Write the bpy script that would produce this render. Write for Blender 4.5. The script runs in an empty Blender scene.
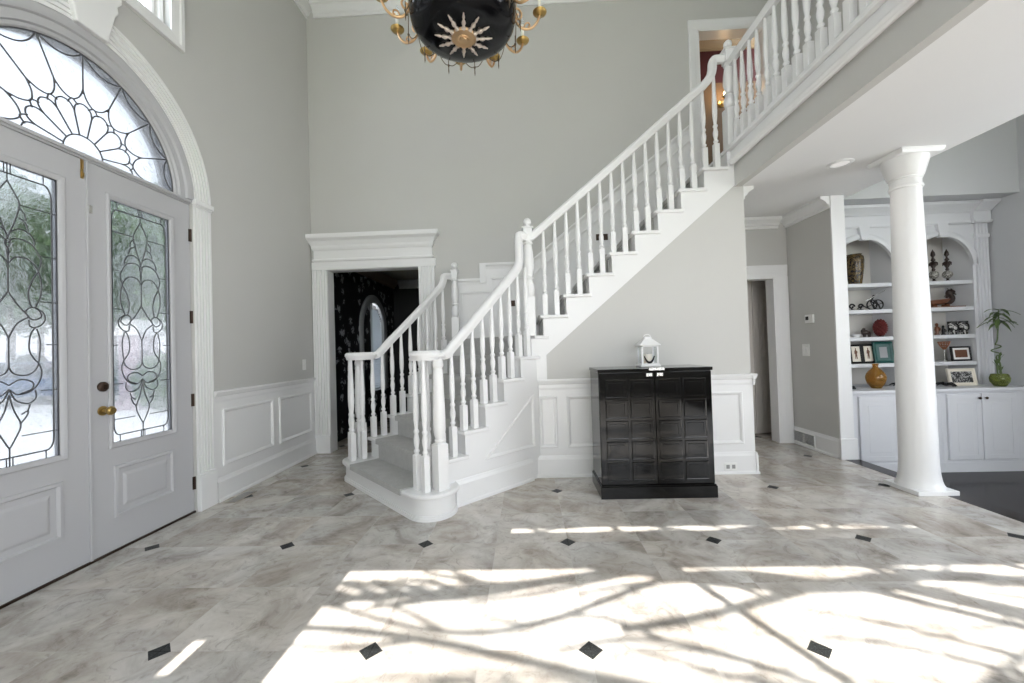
import bpy, bmesh, math, random
from mathutils import Vector, Matrix
random.seed(7)
SC = bpy.context.scene
COL = SC.collection
PI = math.pi
S2 = math.sqrt(2.0)
V = Vector

# ------------------------------------------------------------------ helpers
ORG = {}

def setp(o, label=None, cat=None, group=None, kind=None):
    if label: o['label'] = label
    if cat: o['category'] = cat
    if group: o['group'] = group
    if kind: o['kind'] = kind
    return o

def thing(name, loc, label, cat, group=None, kind=None):
    o = bpy.data.objects.new(name, None)
    COL.objects.link(o)
    o.location = loc
    o.empty_display_size = 0.1
    ORG[o] = V(loc)
    return setp(o, label, cat, group, kind)

def XY(x, y, z): return V((x, y, z))

class MB:
    def __init__(self):
        self.v = []; self.f = []
    def add(self, vs, fs):
        n = len(self.v)
        self.v += [V(p) for p in vs]
        self.f += [tuple(i + n for i in f) for f in fs]
        return self
    def box(self, x0, x1, y0, y1, z0, z1, fn=XY):
        vs = [fn(x, y, z) for z in (z0, z1) for y in (y0, y1) for x in (x0, x1)]
        return self.add(vs, [(0, 2, 3, 1), (4, 5, 7, 6), (0, 1, 5, 4), (2, 6, 7, 3), (0, 4, 6, 2), (1, 3, 7, 5)])
    def cbox(self, c, d, M=None):
        vs = []
        for z in (-1, 1):
            for y in (-1, 1):
                for x in (-1, 1):
                    p = V((x * d[0] / 2, y * d[1] / 2, z * d[2] / 2))
                    vs.append((M @ p if M else p) + V(c))
        return self.add(vs, [(0, 2, 3, 1), (4, 5, 7, 6), (0, 1, 5, 4), (2, 6, 7, 3), (0, 4, 6, 2), (1, 3, 7, 5)])
    def prism(self, pts, h0, h1, fn):
        n = len(pts)
        vs = [fn(a, b, h0) for a, b in pts] + [fn(a, b, h1) for a, b in pts]
        fs = [tuple(range(n))[::-1], tuple(range(n, 2 * n))]
        fs += [(i, (i + 1) % n, n + (i + 1) % n, n + i) for i in range(n)]
        return self.add(vs, fs)
    def loops(self, loops, cap0=True, cap1=True, close=True):
        n = len(loops[0]); vs = [p for l in loops for p in l]; fs = []
        for k in range(len(loops) - 1):
            for i in range(n if close else n - 1):
                j = (i + 1) % n
                fs.append((k * n + i, k * n + j, (k + 1) * n + j, (k + 1) * n + i))
        if cap0: fs.append(tuple(range(n))[::-1])
        if cap1: fs.append(tuple(range((len(loops) - 1) * n, len(loops) * n)))
        return self.add(vs, fs)
    def lathe(self, prof, n=16, c=(0, 0, 0), M=None, a0=0, a1=2 * PI, cap=True):
        full = abs(a1 - a0 - 2 * PI) < 1e-6
        loops = []
        m = n if full else n + 1
        for r, z in prof:
            l = []
            for i in range(m):
                a = a0 + (a1 - a0) * i / n
                p = V((r * math.cos(a), r * math.sin(a), z))
                l.append((M @ p if M else p) + V(c))
            loops.append(l)
        return self.loops(loops, cap, cap, full)
    def tube(self, path, r, n=8, cyc=False, sq=None, up=None):
        # round tube, or a rectangular bar when sq = (width, height)
        P = [V(p) for p in path]; N = len(P); loops = []
        prev = None
        for i in range(N):
            if cyc: t = P[(i + 1) % N] - P[i - 1]
            else: t = P[min(i + 1, N - 1)] - P[max(i - 1, 0)]
            if t.length < 1e-9: t = V((0, 0, 1))
            t.normalize()
            if up is not None:
                u = V(up)
                s = t.cross(u)
                if s.length < .2:
                    s = prev if prev is not None else t.cross(V((0.3, 1, 0)))
                s = s.normalized()
                if prev is not None and s.dot(prev) < 0: s = -s
            else:
                if prev is None:
                    a = V((0, 0, 1)) if abs(t.z) < .9 else V((1, 0, 0))
                    s = t.cross(a).normalized()
                else:
                    s = (prev - t * prev.dot(t))
                    s = s.normalized() if s.length > 1e-6 else t.orthogonal().normalized()
            prev = s
            w = s.cross(t).normalized()
            rr = r[i] if isinstance(r, (list, tuple)) else r
            if sq:
                hw, hh = sq[0] / 2, sq[1] / 2
                pr = sq[2] if len(sq) > 2 else [(-1, -1), (1, -1), (1, 1), (-1, 1)]
                l = [P[i] + s * hw * a + w * hh * b for a, b in pr]
            else:
                l = [P[i] + (s * math.cos(2 * PI * k / n) + w * math.sin(2 * PI * k / n)) * rr for k in range(n)]
            loops.append(l)
        if cyc: loops.append(loops[0])
        return self.loops(loops, not cyc, not cyc)
    def rings(self, a0, a1, b0, b1, lv, fn, back=None):
        # concentric rectangles: lv = [(inset, height)...]; the last one is filled
        ls = []
        for ins, h in lv:
            ls.append([fn(a0 + ins, b0 + ins, h), fn(a1 - ins, b0 + ins, h), fn(a1 - ins, b1 - ins, h), fn(a0 + ins, b1 - ins, h)])
        return self.loops(ls, False, True)
    def frame(self, a0, a1, b0, b1, w, h0, h1, fn):
        # mitred picture frame moulding with a rounded top
        ls = []
        for ins, h in ((0, h0), (0, h0 + (h1 - h0) * .6), (w * .25, h1), (w * .6, h1 * .8 + h0 * .2), (w, h0)):
            ls.append([fn(a0 + ins, b0 + ins, h), fn(a1 - ins, b0 + ins, h), fn(a1 - ins, b1 - ins, h), fn(a0 + ins, b1 - ins, h)])
        return self.loops(ls, False, False)
    def sphere(self, c, r, n=14, m=8, sx=1, sy=1, sz=1, M=None):
        prof = []
        loops = []
        for k in range(m + 1):
            a = -PI / 2 + PI * k / m
            rr = max(math.cos(a), .002) * r; z = math.sin(a) * r
            l = []
            for i in range(n):
                p = V((rr * math.cos(2 * PI * i / n) * sx, rr * math.sin(2 * PI * i / n) * sy, z * sz))
                l.append((M @ p if M else p) + V(c))
            loops.append(l)
        return self.loops(loops)
    def build(self, name, mat, parent=None, smooth=None, origin=None, bevel=0, label=None, cat=None, group=None, kind=None):
        if parent is not None: org = ORG[parent]
        elif origin is not None: org = V(origin)
        else:
            xs = [p.x for p in self.v]; ys = [p.y for p in self.v]; zs = [p.z for p in self.v]
            org = V(((min(xs) + max(xs)) / 2, (min(ys) + max(ys)) / 2, min(zs)))
        me = bpy.data.meshes.new(name)
        me.from_pydata([p - org for p in self.v], [], self.f)
        bm = bmesh.new(); bm.from_mesh(me)
        bmesh.ops.remove_doubles(bm, verts=bm.verts, dist=1e-6)
        bmesh.ops.recalc_face_normals(bm, faces=bm.faces)
        bm.to_mesh(me); bm.free()
        if smooth:
            for p in me.polygons: p.use_smooth = True
            me.set_sharp_from_angle(angle=math.radians(smooth))
        me.materials.append(mat)
        return link(name, me, parent, org, bevel, label, cat, group, kind)

def link(name, me, parent, org, bevel=0, label=None, cat=None, group=None, kind=None):
    o = bpy.data.objects.new(name, me)
    COL.objects.link(o)
    if parent is not None: o.parent = parent
    else: o.location = org
    ORG[o] = V(org)
    if bevel:
        m = o.modifiers.new('bevel', 'BEVEL'); m.width = bevel; m.segments = 2
        m.limit_method = 'ANGLE'; m.angle_limit = math.radians(40)
    return setp(o, label, cat, group, kind)

def plate(name, outline, holes, h0, h1, fn, mat, parent=None, origin=None, smooth=30, **k):
    # flat board with holes, cut as a filled outline and given its thickness
    cu = bpy.data.curves.new(name, 'CURVE'); cu.dimensions = '2D'; cu.fill_mode = 'BOTH'
    cu.extrude = abs(h1 - h0) / 2
    for pts in [outline] + list(holes):
        sp = cu.splines.new('POLY'); sp.points.add(len(pts) - 1); sp.use_cyclic_u = True
        for i, (a, b) in enumerate(pts): sp.points[i].co = (a, b, 0, 1)
    tmp = bpy.data.objects.new(name, cu); COL.objects.link(tmp)
    dg = bpy.context.evaluated_depsgraph_get(); dg.update()
    me = bpy.data.meshes.new_from_object(tmp.evaluated_get(dg))
    m = MB()
    mid = (h0 + h1) / 2
    m.v = [fn(p.co.x, p.co.y, mid + p.co.z) for p in me.vertices]
    m.f = [tuple(p.vertices) for p in me.polygons]
    bpy.data.objects.remove(tmp); bpy.data.curves.remove(cu); bpy.data.meshes.remove(me)
    return m.build(name, mat, parent, smooth, origin, **k)

def rect(a0, a1, b0, b1): return [(a0, b0), (a1, b0), (a1, b1), (a0, b1)]
def arc(ca, cb, r, t0, t1, n, rb=None):
    rb = rb or r
    return [(ca + r * math.cos(t0 + (t1 - t0) * i / n), cb + rb * math.sin(t0 + (t1 - t0) * i / n)) for i in range(n + 1)]
def smooth_path(P, k=6, cyc=False):
    # Catmull-Rom through the points
    P = [V(p) for p in P]; out = []; N = len(P)
    for i in range(N if cyc else N - 1):
        if cyc: a, b, c, d = P[i - 1], P[i], P[(i + 1) % N], P[(i + 2) % N]
        else: a, b, c, d = P[max(i - 1, 0)], P[i], P[i + 1], P[min(i + 2, N - 1)]
        for j in range(k):
            t = j / k
            out.append(.5 * ((2 * b) + (c - a) * t + (2 * a - 5 * b + 4 * c - d) * t * t + (3 * b - a - 3 * c + d) * t ** 3))
    if not cyc: out.append(P[-1])
    return out

# frames: (a, b, height off the surface) -> world
def f_back(y0): return lambda a, b, h: V((a, y0 - h, b))        # faces the camera
def f_left(x0): return lambda a, b, h: V((x0 + h, a, b))        # on the left wall, faces right
def f_right(x0): return lambda a, b, h: V((x0 - h, a, b))       # on a right wall, faces left
def f_floor(z0): return lambda a, b, h: V((a, b, z0 + h))
def U(u, v, z): return V(((u - v) / S2, (u + v) / S2, z))       # the lower flight runs at 45 degrees
def f_str(v0): return lambda a, b, h: U(a, v0 - h, b)
def sweep(m, prof, p0, p1, out, cap=True):
    # straight moulding: prof = [(out, up)...] carried from p0 to p1
    p0, p1, out = V(p0), V(p1), V(out)
    a = [p0 + out * x + V((0, 0, y)) for x, y in prof]
    b = [p1 + out * x + V((0, 0, y)) for x, y in prof]
    return m.loops([a, b])

# ------------------------------------------------------------------ materials
class NT:
    def __init__(self, name):
        self.m = bpy.data.materials.new(name); self.m.use_nodes = True
        self.t = self.m.node_tree; self.t.nodes.clear()
        self.out = self.n('ShaderNodeOutputMaterial')
    def n(self, ty, ins=None, **k):
        x = self.t.nodes.new(ty)
        for a, b in k.items(): setattr(x, a, b)
        for a, b in (ins or {}).items(): self.put(x.inputs[a], b)
        return x
    def put(self, sock, val):
        if hasattr(val, 'is_output'): self.t.links.new(val, sock)
        elif hasattr(val, 'outputs'): self.t.links.new(val.outputs[0], sock)
        else:
            if isinstance(val, (tuple, list)) and len(val) == 3 and sock.type == 'RGBA': val = (*val, 1)
            sock.default_value = val
    def math(self, op, a, b=0.0, c=None):
        x = self.n('ShaderNodeMath', operation=op)
        self.put(x.inputs[0], a); self.put(x.inputs[1], b)
        if c is not None: self.put(x.inputs[2], c)
        return x.outputs[0]
    def mix(self, f, a, b, mode='MIX'):
        x = self.n('ShaderNodeMix', data_type='RGBA', blend_type=mode)
        self.put(x.inputs[0], f); self.put(x.inputs[6], a); self.put(x.inputs[7], b)
        return x.outputs[2]
    def ramp(self, f, stops):
        x = self.n('ShaderNodeValToRGB'); e = x.color_ramp.elements
        e[0].position, e[0].color = stops[0][0], (*stops[0][1], 1)
        e[1].position, e[1].color = stops[-1][0], (*stops[-1][1], 1)
        for p, c in stops[1:-1]:
            q = e.new(p); q.color = (*c, 1)
        self.put(x.inputs[0], f)
        return x.outputs[0]
    def noise(self, co, scale, det=4, rough=.5, dist=0.0):
        return self.n('ShaderNodeTexNoise', {'Vector': co, 'Scale': scale, 'Detail': det, 'Roughness': rough, 'Distortion': dist})
    def coord(self, which='Object'): return self.n('ShaderNodeTexCoord').outputs[which]
    def bump(self, h, s=.2, d=.01): return self.n('ShaderNodeBump', {'Height': h, 'Strength': s, 'Distance': d}).outputs[0]
    def princ(self, **k):
        x = self.n('ShaderNodeBsdfPrincipled')
        for a, b in k.items(): self.put(x.inputs[a.replace('_', ' ')], b)
        self.t.links.new(x.outputs[0], self.out.inputs[0])
        return self.m

def paint(name, c, rough=.5, var=.03, bump=.04, sc=60, metal=0.0, **k):
    t = NT(name); co = t.coord()
    nz = t.noise(co, 2.5, 3)
    c2 = tuple(min(1, x * (1 - var)) for x in c)
    col = t.mix(nz.outputs[0], c, c2)
    fine = t.noise(co, sc, 3)
    return t.princ(Base_Color=col, Roughness=rough, Metallic=metal, Normal=t.bump(fine.outputs[0], bump, .004), **k)

M = {}
M['wall'] = paint('grey_wall_paint', (.55, .545, .525), .6)
M['wall_cool'] = paint('cool_grey_wall_paint', (.56, .57, .585), .6)
M['white'] = paint('white_trim_paint', (.80, .80, .80), .34, .02, .008)
M['ceil'] = paint('white_ceiling_paint', (.80, .80, .80), .7)
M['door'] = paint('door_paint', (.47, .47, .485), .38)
M['black'] = None
M['iron'] = paint('dark_iron', (.012, .012, .013), .4, Specular_IOR_Level=.3)
M['bronze'] = paint('dark_bronze', (.06, .04, .03), .4, metal=.8)
M['swag'] = paint('tarnished_chain', (.16, .12, .08), .4, metal=.7)
M['brass'] = paint('aged_brass', (.52, .36, .13), .28, .15, metal=1.0)
M['gold'] = paint('gilded_metal', (.80, .53, .30), .32, .2, metal=1.0)
M['silver'] = paint('polished_nickel', (.75, .74, .72), .2, metal=1.0)
M['candle'] = paint('ivory_candle_wax', (.86, .83, .74), .5, Subsurface_Weight=.1)
M['blacklac'] = paint('black_enamel', (.004, .004, .005), .14, Specular_IOR_Level=.3)
M['lead'] = paint('lead_came', (.07, .072, .078), .5)
M['darkgap'] = paint('black_weatherstrip', (.01, .01, .01), .7)
M['charcoal'] = paint('charcoal_wood', (.008, .0075, .0075), .35, Specular_IOR_Level=.2)
M['cabwhite'] = paint('pale_grey_cabinet_paint', (.70, .71, .735), .36, .02, .008)
M['plastic'] = paint('white_plastic', (.83, .83, .81), .35)
M['ventdark'] = paint('grey_grille', (.30, .30, .30), .5)
M['tan'] = paint('tan_sconce_light', (.15, .09, .042), .6)  # warm sconce light on the red wall, held in the colour
M['red'] = paint('deep_red_wall_paint', (.065, .006, .006), .6)
M['taupe'] = paint('taupe_door_paint', (.60, .56, .52), .45)
M['cream'] = paint('cream_mat_board', (.75, .70, .60), .6)
M['picbrown'] = paint('sepia_figure_ink', (.14, .06, .03), .6)
M['picgrey'] = paint('grey_print', (.35, .36, .37), .6, .4)
M['teal'] = paint('teal_leather', (.0, .065, .055), .4)
M['coral'] = paint('red_coral', (.17, .020, .018), .6, .5)
M['wood'] = paint('carved_brown_wood', (.16, .055, .022), .35, .3)
M['darkwood'] = paint('dark_carved_wood', (.03, .016, .012), .4, .3)
M['copper'] = paint('copper_wire', (.45, .18, .09), .35, metal=.8)
M['leaf'] = paint('palm_leaf', (.12, .19, .06), .45, .4)
M['stem'] = paint('bamboo_stem', (.10, .15, .05), .4, .3)
M['leaf_out'] = paint('garden_leaf', (.10, .19, .06), .6, .5)
M['leaf_blue'] = paint('evergreen_leaf', (.07, .13, .09), .6, .5)
M['bark'] = paint('tree_bark', (.10, .08, .065), .8, .4)
M['drive'] = paint('pale_concrete', (.72, .71, .69), .8, .1)
M['brick'] = paint('mauve_stone', (.30, .22, .26), .8, .2)
M['car'] = paint('blue_car_paint', (.05, .10, .20), .2)
M['carglass'] = paint('car_window', (.03, .035, .04), .08)
M['tyre'] = paint('tyre_rubber', (.02, .02, .02), .8)

def m_black():
    t = NT('black_lacquered_wood'); co = t.coord()
    mp = t.n('ShaderNodeMapping', {'Vector': co, 'Scale': (6, 6, 1.2)})
    nz = t.noise(mp, 6, 6, .6, 1.5)
    col = t.ramp(nz.outputs[0], [(.3, (.0018, .0017, .0016)), (.75, (.005, .0045, .004))])
    r = t.math('MULTIPLY_ADD', nz.outputs[0], .05, .05)
    return t.princ(Base_Color=col, Roughness=r, Normal=t.bump(nz.outputs[0], .04, .002), Specular_IOR_Level=.36)
M['black'] = m_black()

X0, Y0, TS = -1.5744, 1.6432, .8972
def m_floor():
    t = NT('travertine_tile'); co = t.coord()
    sp = t.n('ShaderNodeSeparateXYZ', {0: co})
    x = t.math('SUBTRACT', sp.outputs[0], X0); y = t.math('SUBTRACT', sp.outputs[1], Y0)
    def fold(q, s):
        d = t.math('DIVIDE', q, s); r = t.math('ROUND', d)
        return t.math('MULTIPLY', t.math('ABSOLUTE', t.math('SUBTRACT', d, r)), s)
    dot = t.math('LESS_THAN', t.math('ADD', fold(x, TS), fold(y, TS)), .050)
    gr = t.math('LESS_THAN', t.math('MINIMUM', fold(x, TS / 2), fold(y, TS / 2)), .0016)
    cell = t.n('ShaderNodeCombineXYZ', {0: t.math('FLOOR', t.math('DIVIDE', x, TS / 2)), 1: t.math('FLOOR', t.math('DIVIDE', y, TS / 2))})
    wn = t.n('ShaderNodeTexWhiteNoise', {'Vector': cell}, noise_dimensions='3D')
    off = t.n('ShaderNodeVectorMath', {0: co, 1: t.n('ShaderNodeVectorMath', {0: wn.outputs[1], 3: 7.0}, operation='SCALE')}, operation='ADD')
    n1 = t.noise(off, 2.6, 8, .62, 1.2); n2 = t.noise(off, 9, 8, .7, 2.0); n3 = t.noise(off, 1.3, 4, .5, .6)
    base = t.ramp(n1.outputs[0], [(.28, (.30, .275, .25)), (.42, (.45, .425, .40)), (.56, (.58, .565, .545)), (.75, (.70, .69, .68))])
    vein = t.ramp(n2.outputs[0], [(.34, (.55, .53, .52)), (.46, (.93, .925, .92)), (.6, (1, 1, 1))])
    c = t.mix(.65, base, vein, 'MULTIPLY')
    warm = t.ramp(n3.outputs[0], [(.36, (.99, .92, .84)), (.62, (1, .985, .965))])
    c = t.mix(.8, c, warm, 'MULTIPLY')
    tv = t.math('MULTIPLY_ADD', wn.outputs[0], .22, .86)
    c = t.mix(1.0, c, t.n('ShaderNodeCombineColor', {0: tv, 1: tv, 2: tv}), 'MULTIPLY')
    c = t.mix(t.math('MULTIPLY', gr, .55), c, (.33, .29, .26))
    n4 = t.noise(co, 180, 3)
    blk = t.ramp(n4.outputs[0], [(.5, (.006, .007, .007)), (.72, (.05, .055, .055))])
    c = t.mix(dot, c, blk)
    r = t.math('MULTIPLY_ADD', n2.outputs[0], .22, .12)
    r = t.math('ADD', r, t.math('MULTIPLY', gr, .3)); r = t.math('ADD', r, t.math('MULTIPLY', dot, .35))
    hgt = t.math('SUBTRACT', t.math('MULTIPLY', n2.outputs[0], .12), t.math('MULTIPLY', gr, 1.0))
    return t.princ(Base_Color=c, Roughness=r, Normal=t.bump(hgt, .25, .002), Specular_IOR_Level=.45)
M['floor'] = m_floor()

def m_plank():
    t = NT('dark_plank_floor'); co = t.coord()
    mp = t.n('ShaderNodeMapping', {'Vector': co, 'Rotation': (0, 0, 0)})
    br = t.n('ShaderNodeTexBrick', {'Vector': mp, 'Color1': (.010, .008, .009, 1), 'Color2': (.020, .015, .015, 1), 'Mortar': (.004, .003, .003, 1),
             'Scale': 1.0, 'Mortar Size': .0015, 'Brick Width': 1.4, 'Row Height': .09})
    nz = t.noise(t.n('ShaderNodeMapping', {'Vector': co, 'Scale': (2, 20, 2)}), 5, 5)
    c = t.mix(.4, br.outputs[0], t.ramp(nz.outputs[0], [(.3, (.5, .45, .45)), (.7, (1.6, 1.3, 1.3))]), 'MULTIPLY')
    return t.princ(Base_Color=c, Roughness=.14, Specular_IOR_Level=.12)
M['plank'] = m_plank()

def m_carpet():
    t = NT('grey_loop_carpet'); co = t.coord()
    a = t.noise(co, 160, 3, .7); b = t.noise(co, 14, 3)
    c = t.mix(a.outputs[0], (.36, .36, .35), (.66, .655, .645))
    c = t.mix(.3, c, t.ramp(b.outputs[0], [(.3, (.7, .7, .7)), (.7, (1, 1, 1))]), 'MULTIPLY')
    return t.princ(Base_Color=c, Roughness=.95, Normal=t.bump(a.outputs[0], .9, .006), Specular_IOR_Level=.1)
M['carpet'] = m_carpet()

def m_glass(name, tint, clear, bumpsc, rough):
    t = NT(name); co = t.coord()
    nz = t.noise(co, bumpsc, 3, .6, .5)
    nb = t.bump(nz.outputs[0], .55, .02)
    g = t.n('ShaderNodeBsdfRefraction', {'Color': (*tint, 1), 'Roughness': rough, 'IOR': 1.15, 'Normal': nb})
    tr = t.n('ShaderNodeBsdfTransparent', {'Color': (*tint, 1)})
    gl = t.n('ShaderNodeBsdfGlossy', {'Color': (1, 1, 1, 1), 'Roughness': .08, 'Normal': nb})
    a = t.n('ShaderNodeMixShader', {0: clear, 1: g, 2: tr})
    b = t.n('ShaderNodeMixShader', {0: .06, 1: a, 2: gl})
    t.t.links.new(b.outputs[0], t.out.inputs[0])
    return t.m
M['texglass'] = m_glass('textured_leaded_glass', (.43, .44, .452), .60, 22, .24)
M['clear'] = m_glass('clear_pane', (.97, .99, 1.0), .9, 3, .0)

def m_solidglass(name, col, rough=.05, ior=1.45):
    t = NT(name)
    return t.princ(Base_Color=col, Roughness=rough, Transmission_Weight=.75, IOR=ior)
M['amber'] = m_solidglass('amber_glass', (.72, .36, .05))
M['greenglass'] = m_solidglass('green_glass', (.42, .50, .12))

def m_damask():
    t = NT('black_damask_wallpaper'); co = t.coord()
    v = t.n('ShaderNodeTexVoronoi', {'Vector': co, 'Scale': 6.0}); n = t.noise(co, 9, 4, .6, 3.0)
    k = t.math('GREATER_THAN', t.math('MULTIPLY', n.outputs[0], t.math('SUBTRACT', 1.0, v.outputs[0])), .36)
    c = t.mix(k, (.005, .005, .006), (.42, .43, .45))
    return t.princ(Base_Color=c, Roughness=.55)
M['damask'] = m_damask()
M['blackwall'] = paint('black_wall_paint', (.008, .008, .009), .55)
M['brownceil'] = paint('dark_brown_ceiling', (.16, .145, .11), .7)
M['browncrown'] = paint('brown_crown_paint', (.26, .20, .16), .5)
M['greycrown'] = paint('grey_crown_paint', (.34, .35, .36), .5)

def m_vase():
    t = NT('black_and_gold_vase'); co = t.coord()
    v = t.noise(co, 22, 4, .6, 2.5)
    c = t.ramp(v.outputs[0], [(.44, (.010, .008, .007)), (.52, (.11, .07, .025)), (.60, (.16, .11, .04)), (.66, (.014, .010, .008))])
    return t.princ(Base_Color=c, Roughness=.25)
M['vase'] = m_vase()
def m_bw(name, sc, a, b):
    t = NT(name); co = t.coord(); n = t.noise(co, sc, 3, .6, 2.0)
    k = t.math('GREATER_THAN', n.outputs[0], .52)
    return t.princ(Base_Color=t.mix(k, a, b), Roughness=.4)
M['mug'] = m_bw('black_and_white_glaze', 17, (.008, .008, .008), (.62, .62, .6))
M['photo'] = m_bw('black_and_white_photograph', 32, (.02, .02, .02), (.42, .42, .41))
M['silverball'] = m_bw('silver_filigree', 70, (.10, .09, .08), (.55, .54, .5))
def m_emit(name, c, s):
    t = NT(name); e = t.n('ShaderNodeEmission', {'Color': (*c, 1), 'Strength': s})
    t.t.links.new(e.outputs[0], t.out.inputs[0]); return t.m
M['bulb'] = m_emit('lit_bulb', (1, .72, .38), 18)
# ------------------------------------------------------------------ the setting
XL, YB, YS = -2.65, 4.90, 3.81         # left wall, back wall, outer face of the upper flight
R_ = .1907                              # riser
DC, DZ = 2.348, 2.49                    # middle of the double door, spring of the fanlight

def struct(o, label, cat):
    return setp(o, label, cat, None, 'structure')
SK = dict(kind='structure')

def arc_sweep(m, prof, ca, cb, fn, t0, t1, n, cap=True):
    ls = []
    for i in range(n + 1):
        t = t0 + (t1 - t0) * i / n
        ls.append([fn(ca + r * math.cos(t), cb + r * math.sin(t), h) for r, h in prof])
    return m.loops(ls, cap, cap)

def flutes(w, n, base, top):
    # fluted profile across a width: list of (offset, height)
    p = [(0, 0), (0, top)]
    g = w / (n * 2 + 1)
    for i in range(n):
        a = g + i * 2 * g
        p += [(a, top), (a + g * .2, base), (a + g * .8, base), (a + g, top)]
    return p + [(w, top), (w, 0)]

# floors
MB().box(-2.83, 3.16, -4.3, 8.3, -.30, 0).build('floor', M['floor'], origin=(0, 0, 0), label='polished travertine tile floor with small black diamond inlays', cat='floor', **SK)
MB().box(3.16, 5.45, -4.3, 5.1, -.42, -.20).build('floor', M['plank'], label='dark plank floor of the sunken room behind the column', cat='floor', **SK)
MB().box(3.16, 3.30, -4.2, 4.2, -.20, .002).build('trim_1', M['plank'], label='dark wooden step edge where the tile floor ends', cat='floor trim', **SK)

# left wall with the arched doorway and the high window
hole = [(1.585, -.02), (3.11, -.02)] + arc(DC, DZ, .762, 0, PI, 40)
UW = (1.74, 2.935, 3.735, 5.1)
AW = (6.40, 7.36, .55, 1.62)            # arched window of the dark room: y0, y1, sill, spring
ahole = [(AW[0], AW[2]), (AW[1], AW[2])] + arc((AW[0] + AW[1]) / 2, AW[3], (AW[1] - AW[0]) / 2, 0, PI, 24)
plate('wall_left', rect(-4.3, 5.05, -.25, 5.6), [hole, rect(*UW)], -.18, 0, f_left(XL), M['wall'], label='grey wall around the arched double front door', cat='wall', **SK)
plate('wall_left', rect(5.05, 8.3, -.25, 2.75), [ahole], -.18, 0, f_left(XL), M['damask'], label='black patterned wall with the arched window in the dark room', cat='wall', **SK)
# back wall with the three doorways
plate('wall_back', rect(-2.83, 3.28, -.25, 5.6), [rect(-2.45, -1.30, -.02, 2.265), rect(2.2, 2.99, -.02, 1.98), rect(2.19, 3.0, 3.05, 5.025)],
      -.15, 0, f_back(YB), M['wall'], label='tall grey wall behind the staircase', cat='wall', **SK)
def zlow(x): return 1.148 + .8496 * (x - .181)
MB().prism([(.12, 0), (2.08, 0), (2.08, 2.70), (2.008, 2.70), (.12, zlow(.12))], -.10, 0, f_back(3.82)).build('wall_stair', M['wall'], label='grey wall under the upper stair flight behind the black cabinet', cat='wall', **SK)
MB().box(2.0, 2.08, 3.92, 4.9, 0, 2.70).build('wall_stair', M['wall'], label='side of the stair enclosure facing the hall', cat='wall', **SK)
MB().box(3.15, 3.28, 4.2, 4.9, 0, 2.70).build('wall_hall', M['wall'], label='short grey wall with the thermostat and light switch', cat='wall', **SK)
MB().box(-2.83, 3.36, -4.3, 5.05, 5.6, 5.75).build('ceiling', M['ceil'], label='high white ceiling of the entrance hall', cat='ceiling', **SK)
MB().box(2.02, 3.36, -.5, 4.9, 2.68, 2.80).build('ceiling', M['ceil'], label='low white ceiling under the balcony', cat='ceiling', **SK)
MB().box(1.995, 2.06, -.5, 3.82, 2.675, 2.885).build('wall_balcony', M['wall'], label='grey band below the white balcony edge', cat='wall', **SK)
m = MB()
m.box(1.97, 3.28, -.5, 4.9, 2.885, 3.012)
sweep(m, [(0, 0), (.012, 0), (.022, .012), (.022, .02), (.034, .03), (.034, .045), (.02, .055), (0, .062)], (1.97, -.5, 2.868), (1.97, 3.80, 2.868), (-1, 0, 0))
m.box(1.935, 3.28, -.5, 4.9, 3.012, 3.05)
m.build('trim_2', M['white'], bevel=.006, label='white moulded edge of the upstairs balcony', cat='balcony edge', **SK)
MB().box(3.28, 3.36, -.5, 4.9, 2.80, 5.6).build('wall_upper', M['wall'], label='grey upstairs wall at the end of the balcony', cat='wall', **SK)
# rear wall behind the viewer, tall windows; slit and upper opening added to shape the light
rear_w = (-1.06, 3.05, .90, 3.69)
plate('wall_rear', rect(-2.83, 5.45, -.42, 5.75), [rect(*rear_w), rect(-1.475, -1.425, 2.98, 3.15), rect(3.55, 5.05, .7, 2.5), rect(-2.4, 1.7, 4.1, 5.35)],
      -.15, 0, lambda a, b, h: V((a, -4.2 + h, b)), M['wall'], label='unseen rear wall with tall windows and added light openings', cat='wall', **SK)
m = MB()
m.box(-1.06, 3.05, -4.30, -4.24, 3.40, 3.60); m.box(-1.06, -.14, -4.30, -4.24, 3.60, 3.69); m.box(2.46, 3.05, -4.30, -4.24, 3.60, 3.69); m.box(-1.06, 3.05, -4.29, -4.25, .90, .96); m.box(-1.06, -1.03, -4.29, -4.25, .96, 3.40); m.box(3.02, 3.05, -4.29, -4.25, .96, 3.40)  # unseen transom and end fillers, sized to trim the sun patch
m.build('window_4', M['white'], label='unseen tall rear window with bars shaped to cut the sunlight', cat='window', **SK)
MB().box(-2.83, 3.4, -7.2, -4.3, 5.45, 5.6).build('trim_3', M['white'], label='unseen eave added to keep sun out of the upper rear opening', cat='eave', **SK)  # added out of view to block direct sun through the upper opening
# sunken room
plate('wall_right', rect(-4.3, 5.1, -.42, 4.0), [rect(.2, 2.6, .6, 2.9)], -.15, 0, f_right(5.19), M['wall_cool'], label='grey wall at the right end of the bookcase', cat='wall', **SK)
MB().box(3.15, 5.37, 5.0, 5.1, -.42, 4.0).build('wall_study', M['wall_cool'], label='wall behind the built-in bookcase', cat='wall', **SK)
MB().box(3.29, 5.19, 4.35, 5.0, 2.69, 4.0).build('wall_soffit', M['wall_cool'], label='pale blue-grey soffit above the built-in bookcase', cat='wall', **SK)
MB().box(3.36, 5.37, -4.3, 5.1, 4.0, 4.1).build('ceiling', M['ceil'], label='ceiling of the sunken room', cat='ceiling', **SK)
m = MB(); m.box(5.22, 5.27, 1.37, 1.43, .6, 2.9); m.box(5.22, 5.27, .2, 2.6, 1.75, 1.80)
m.build('window_5', M['white'], label='window of the sunken room', cat='window', **SK)

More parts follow.
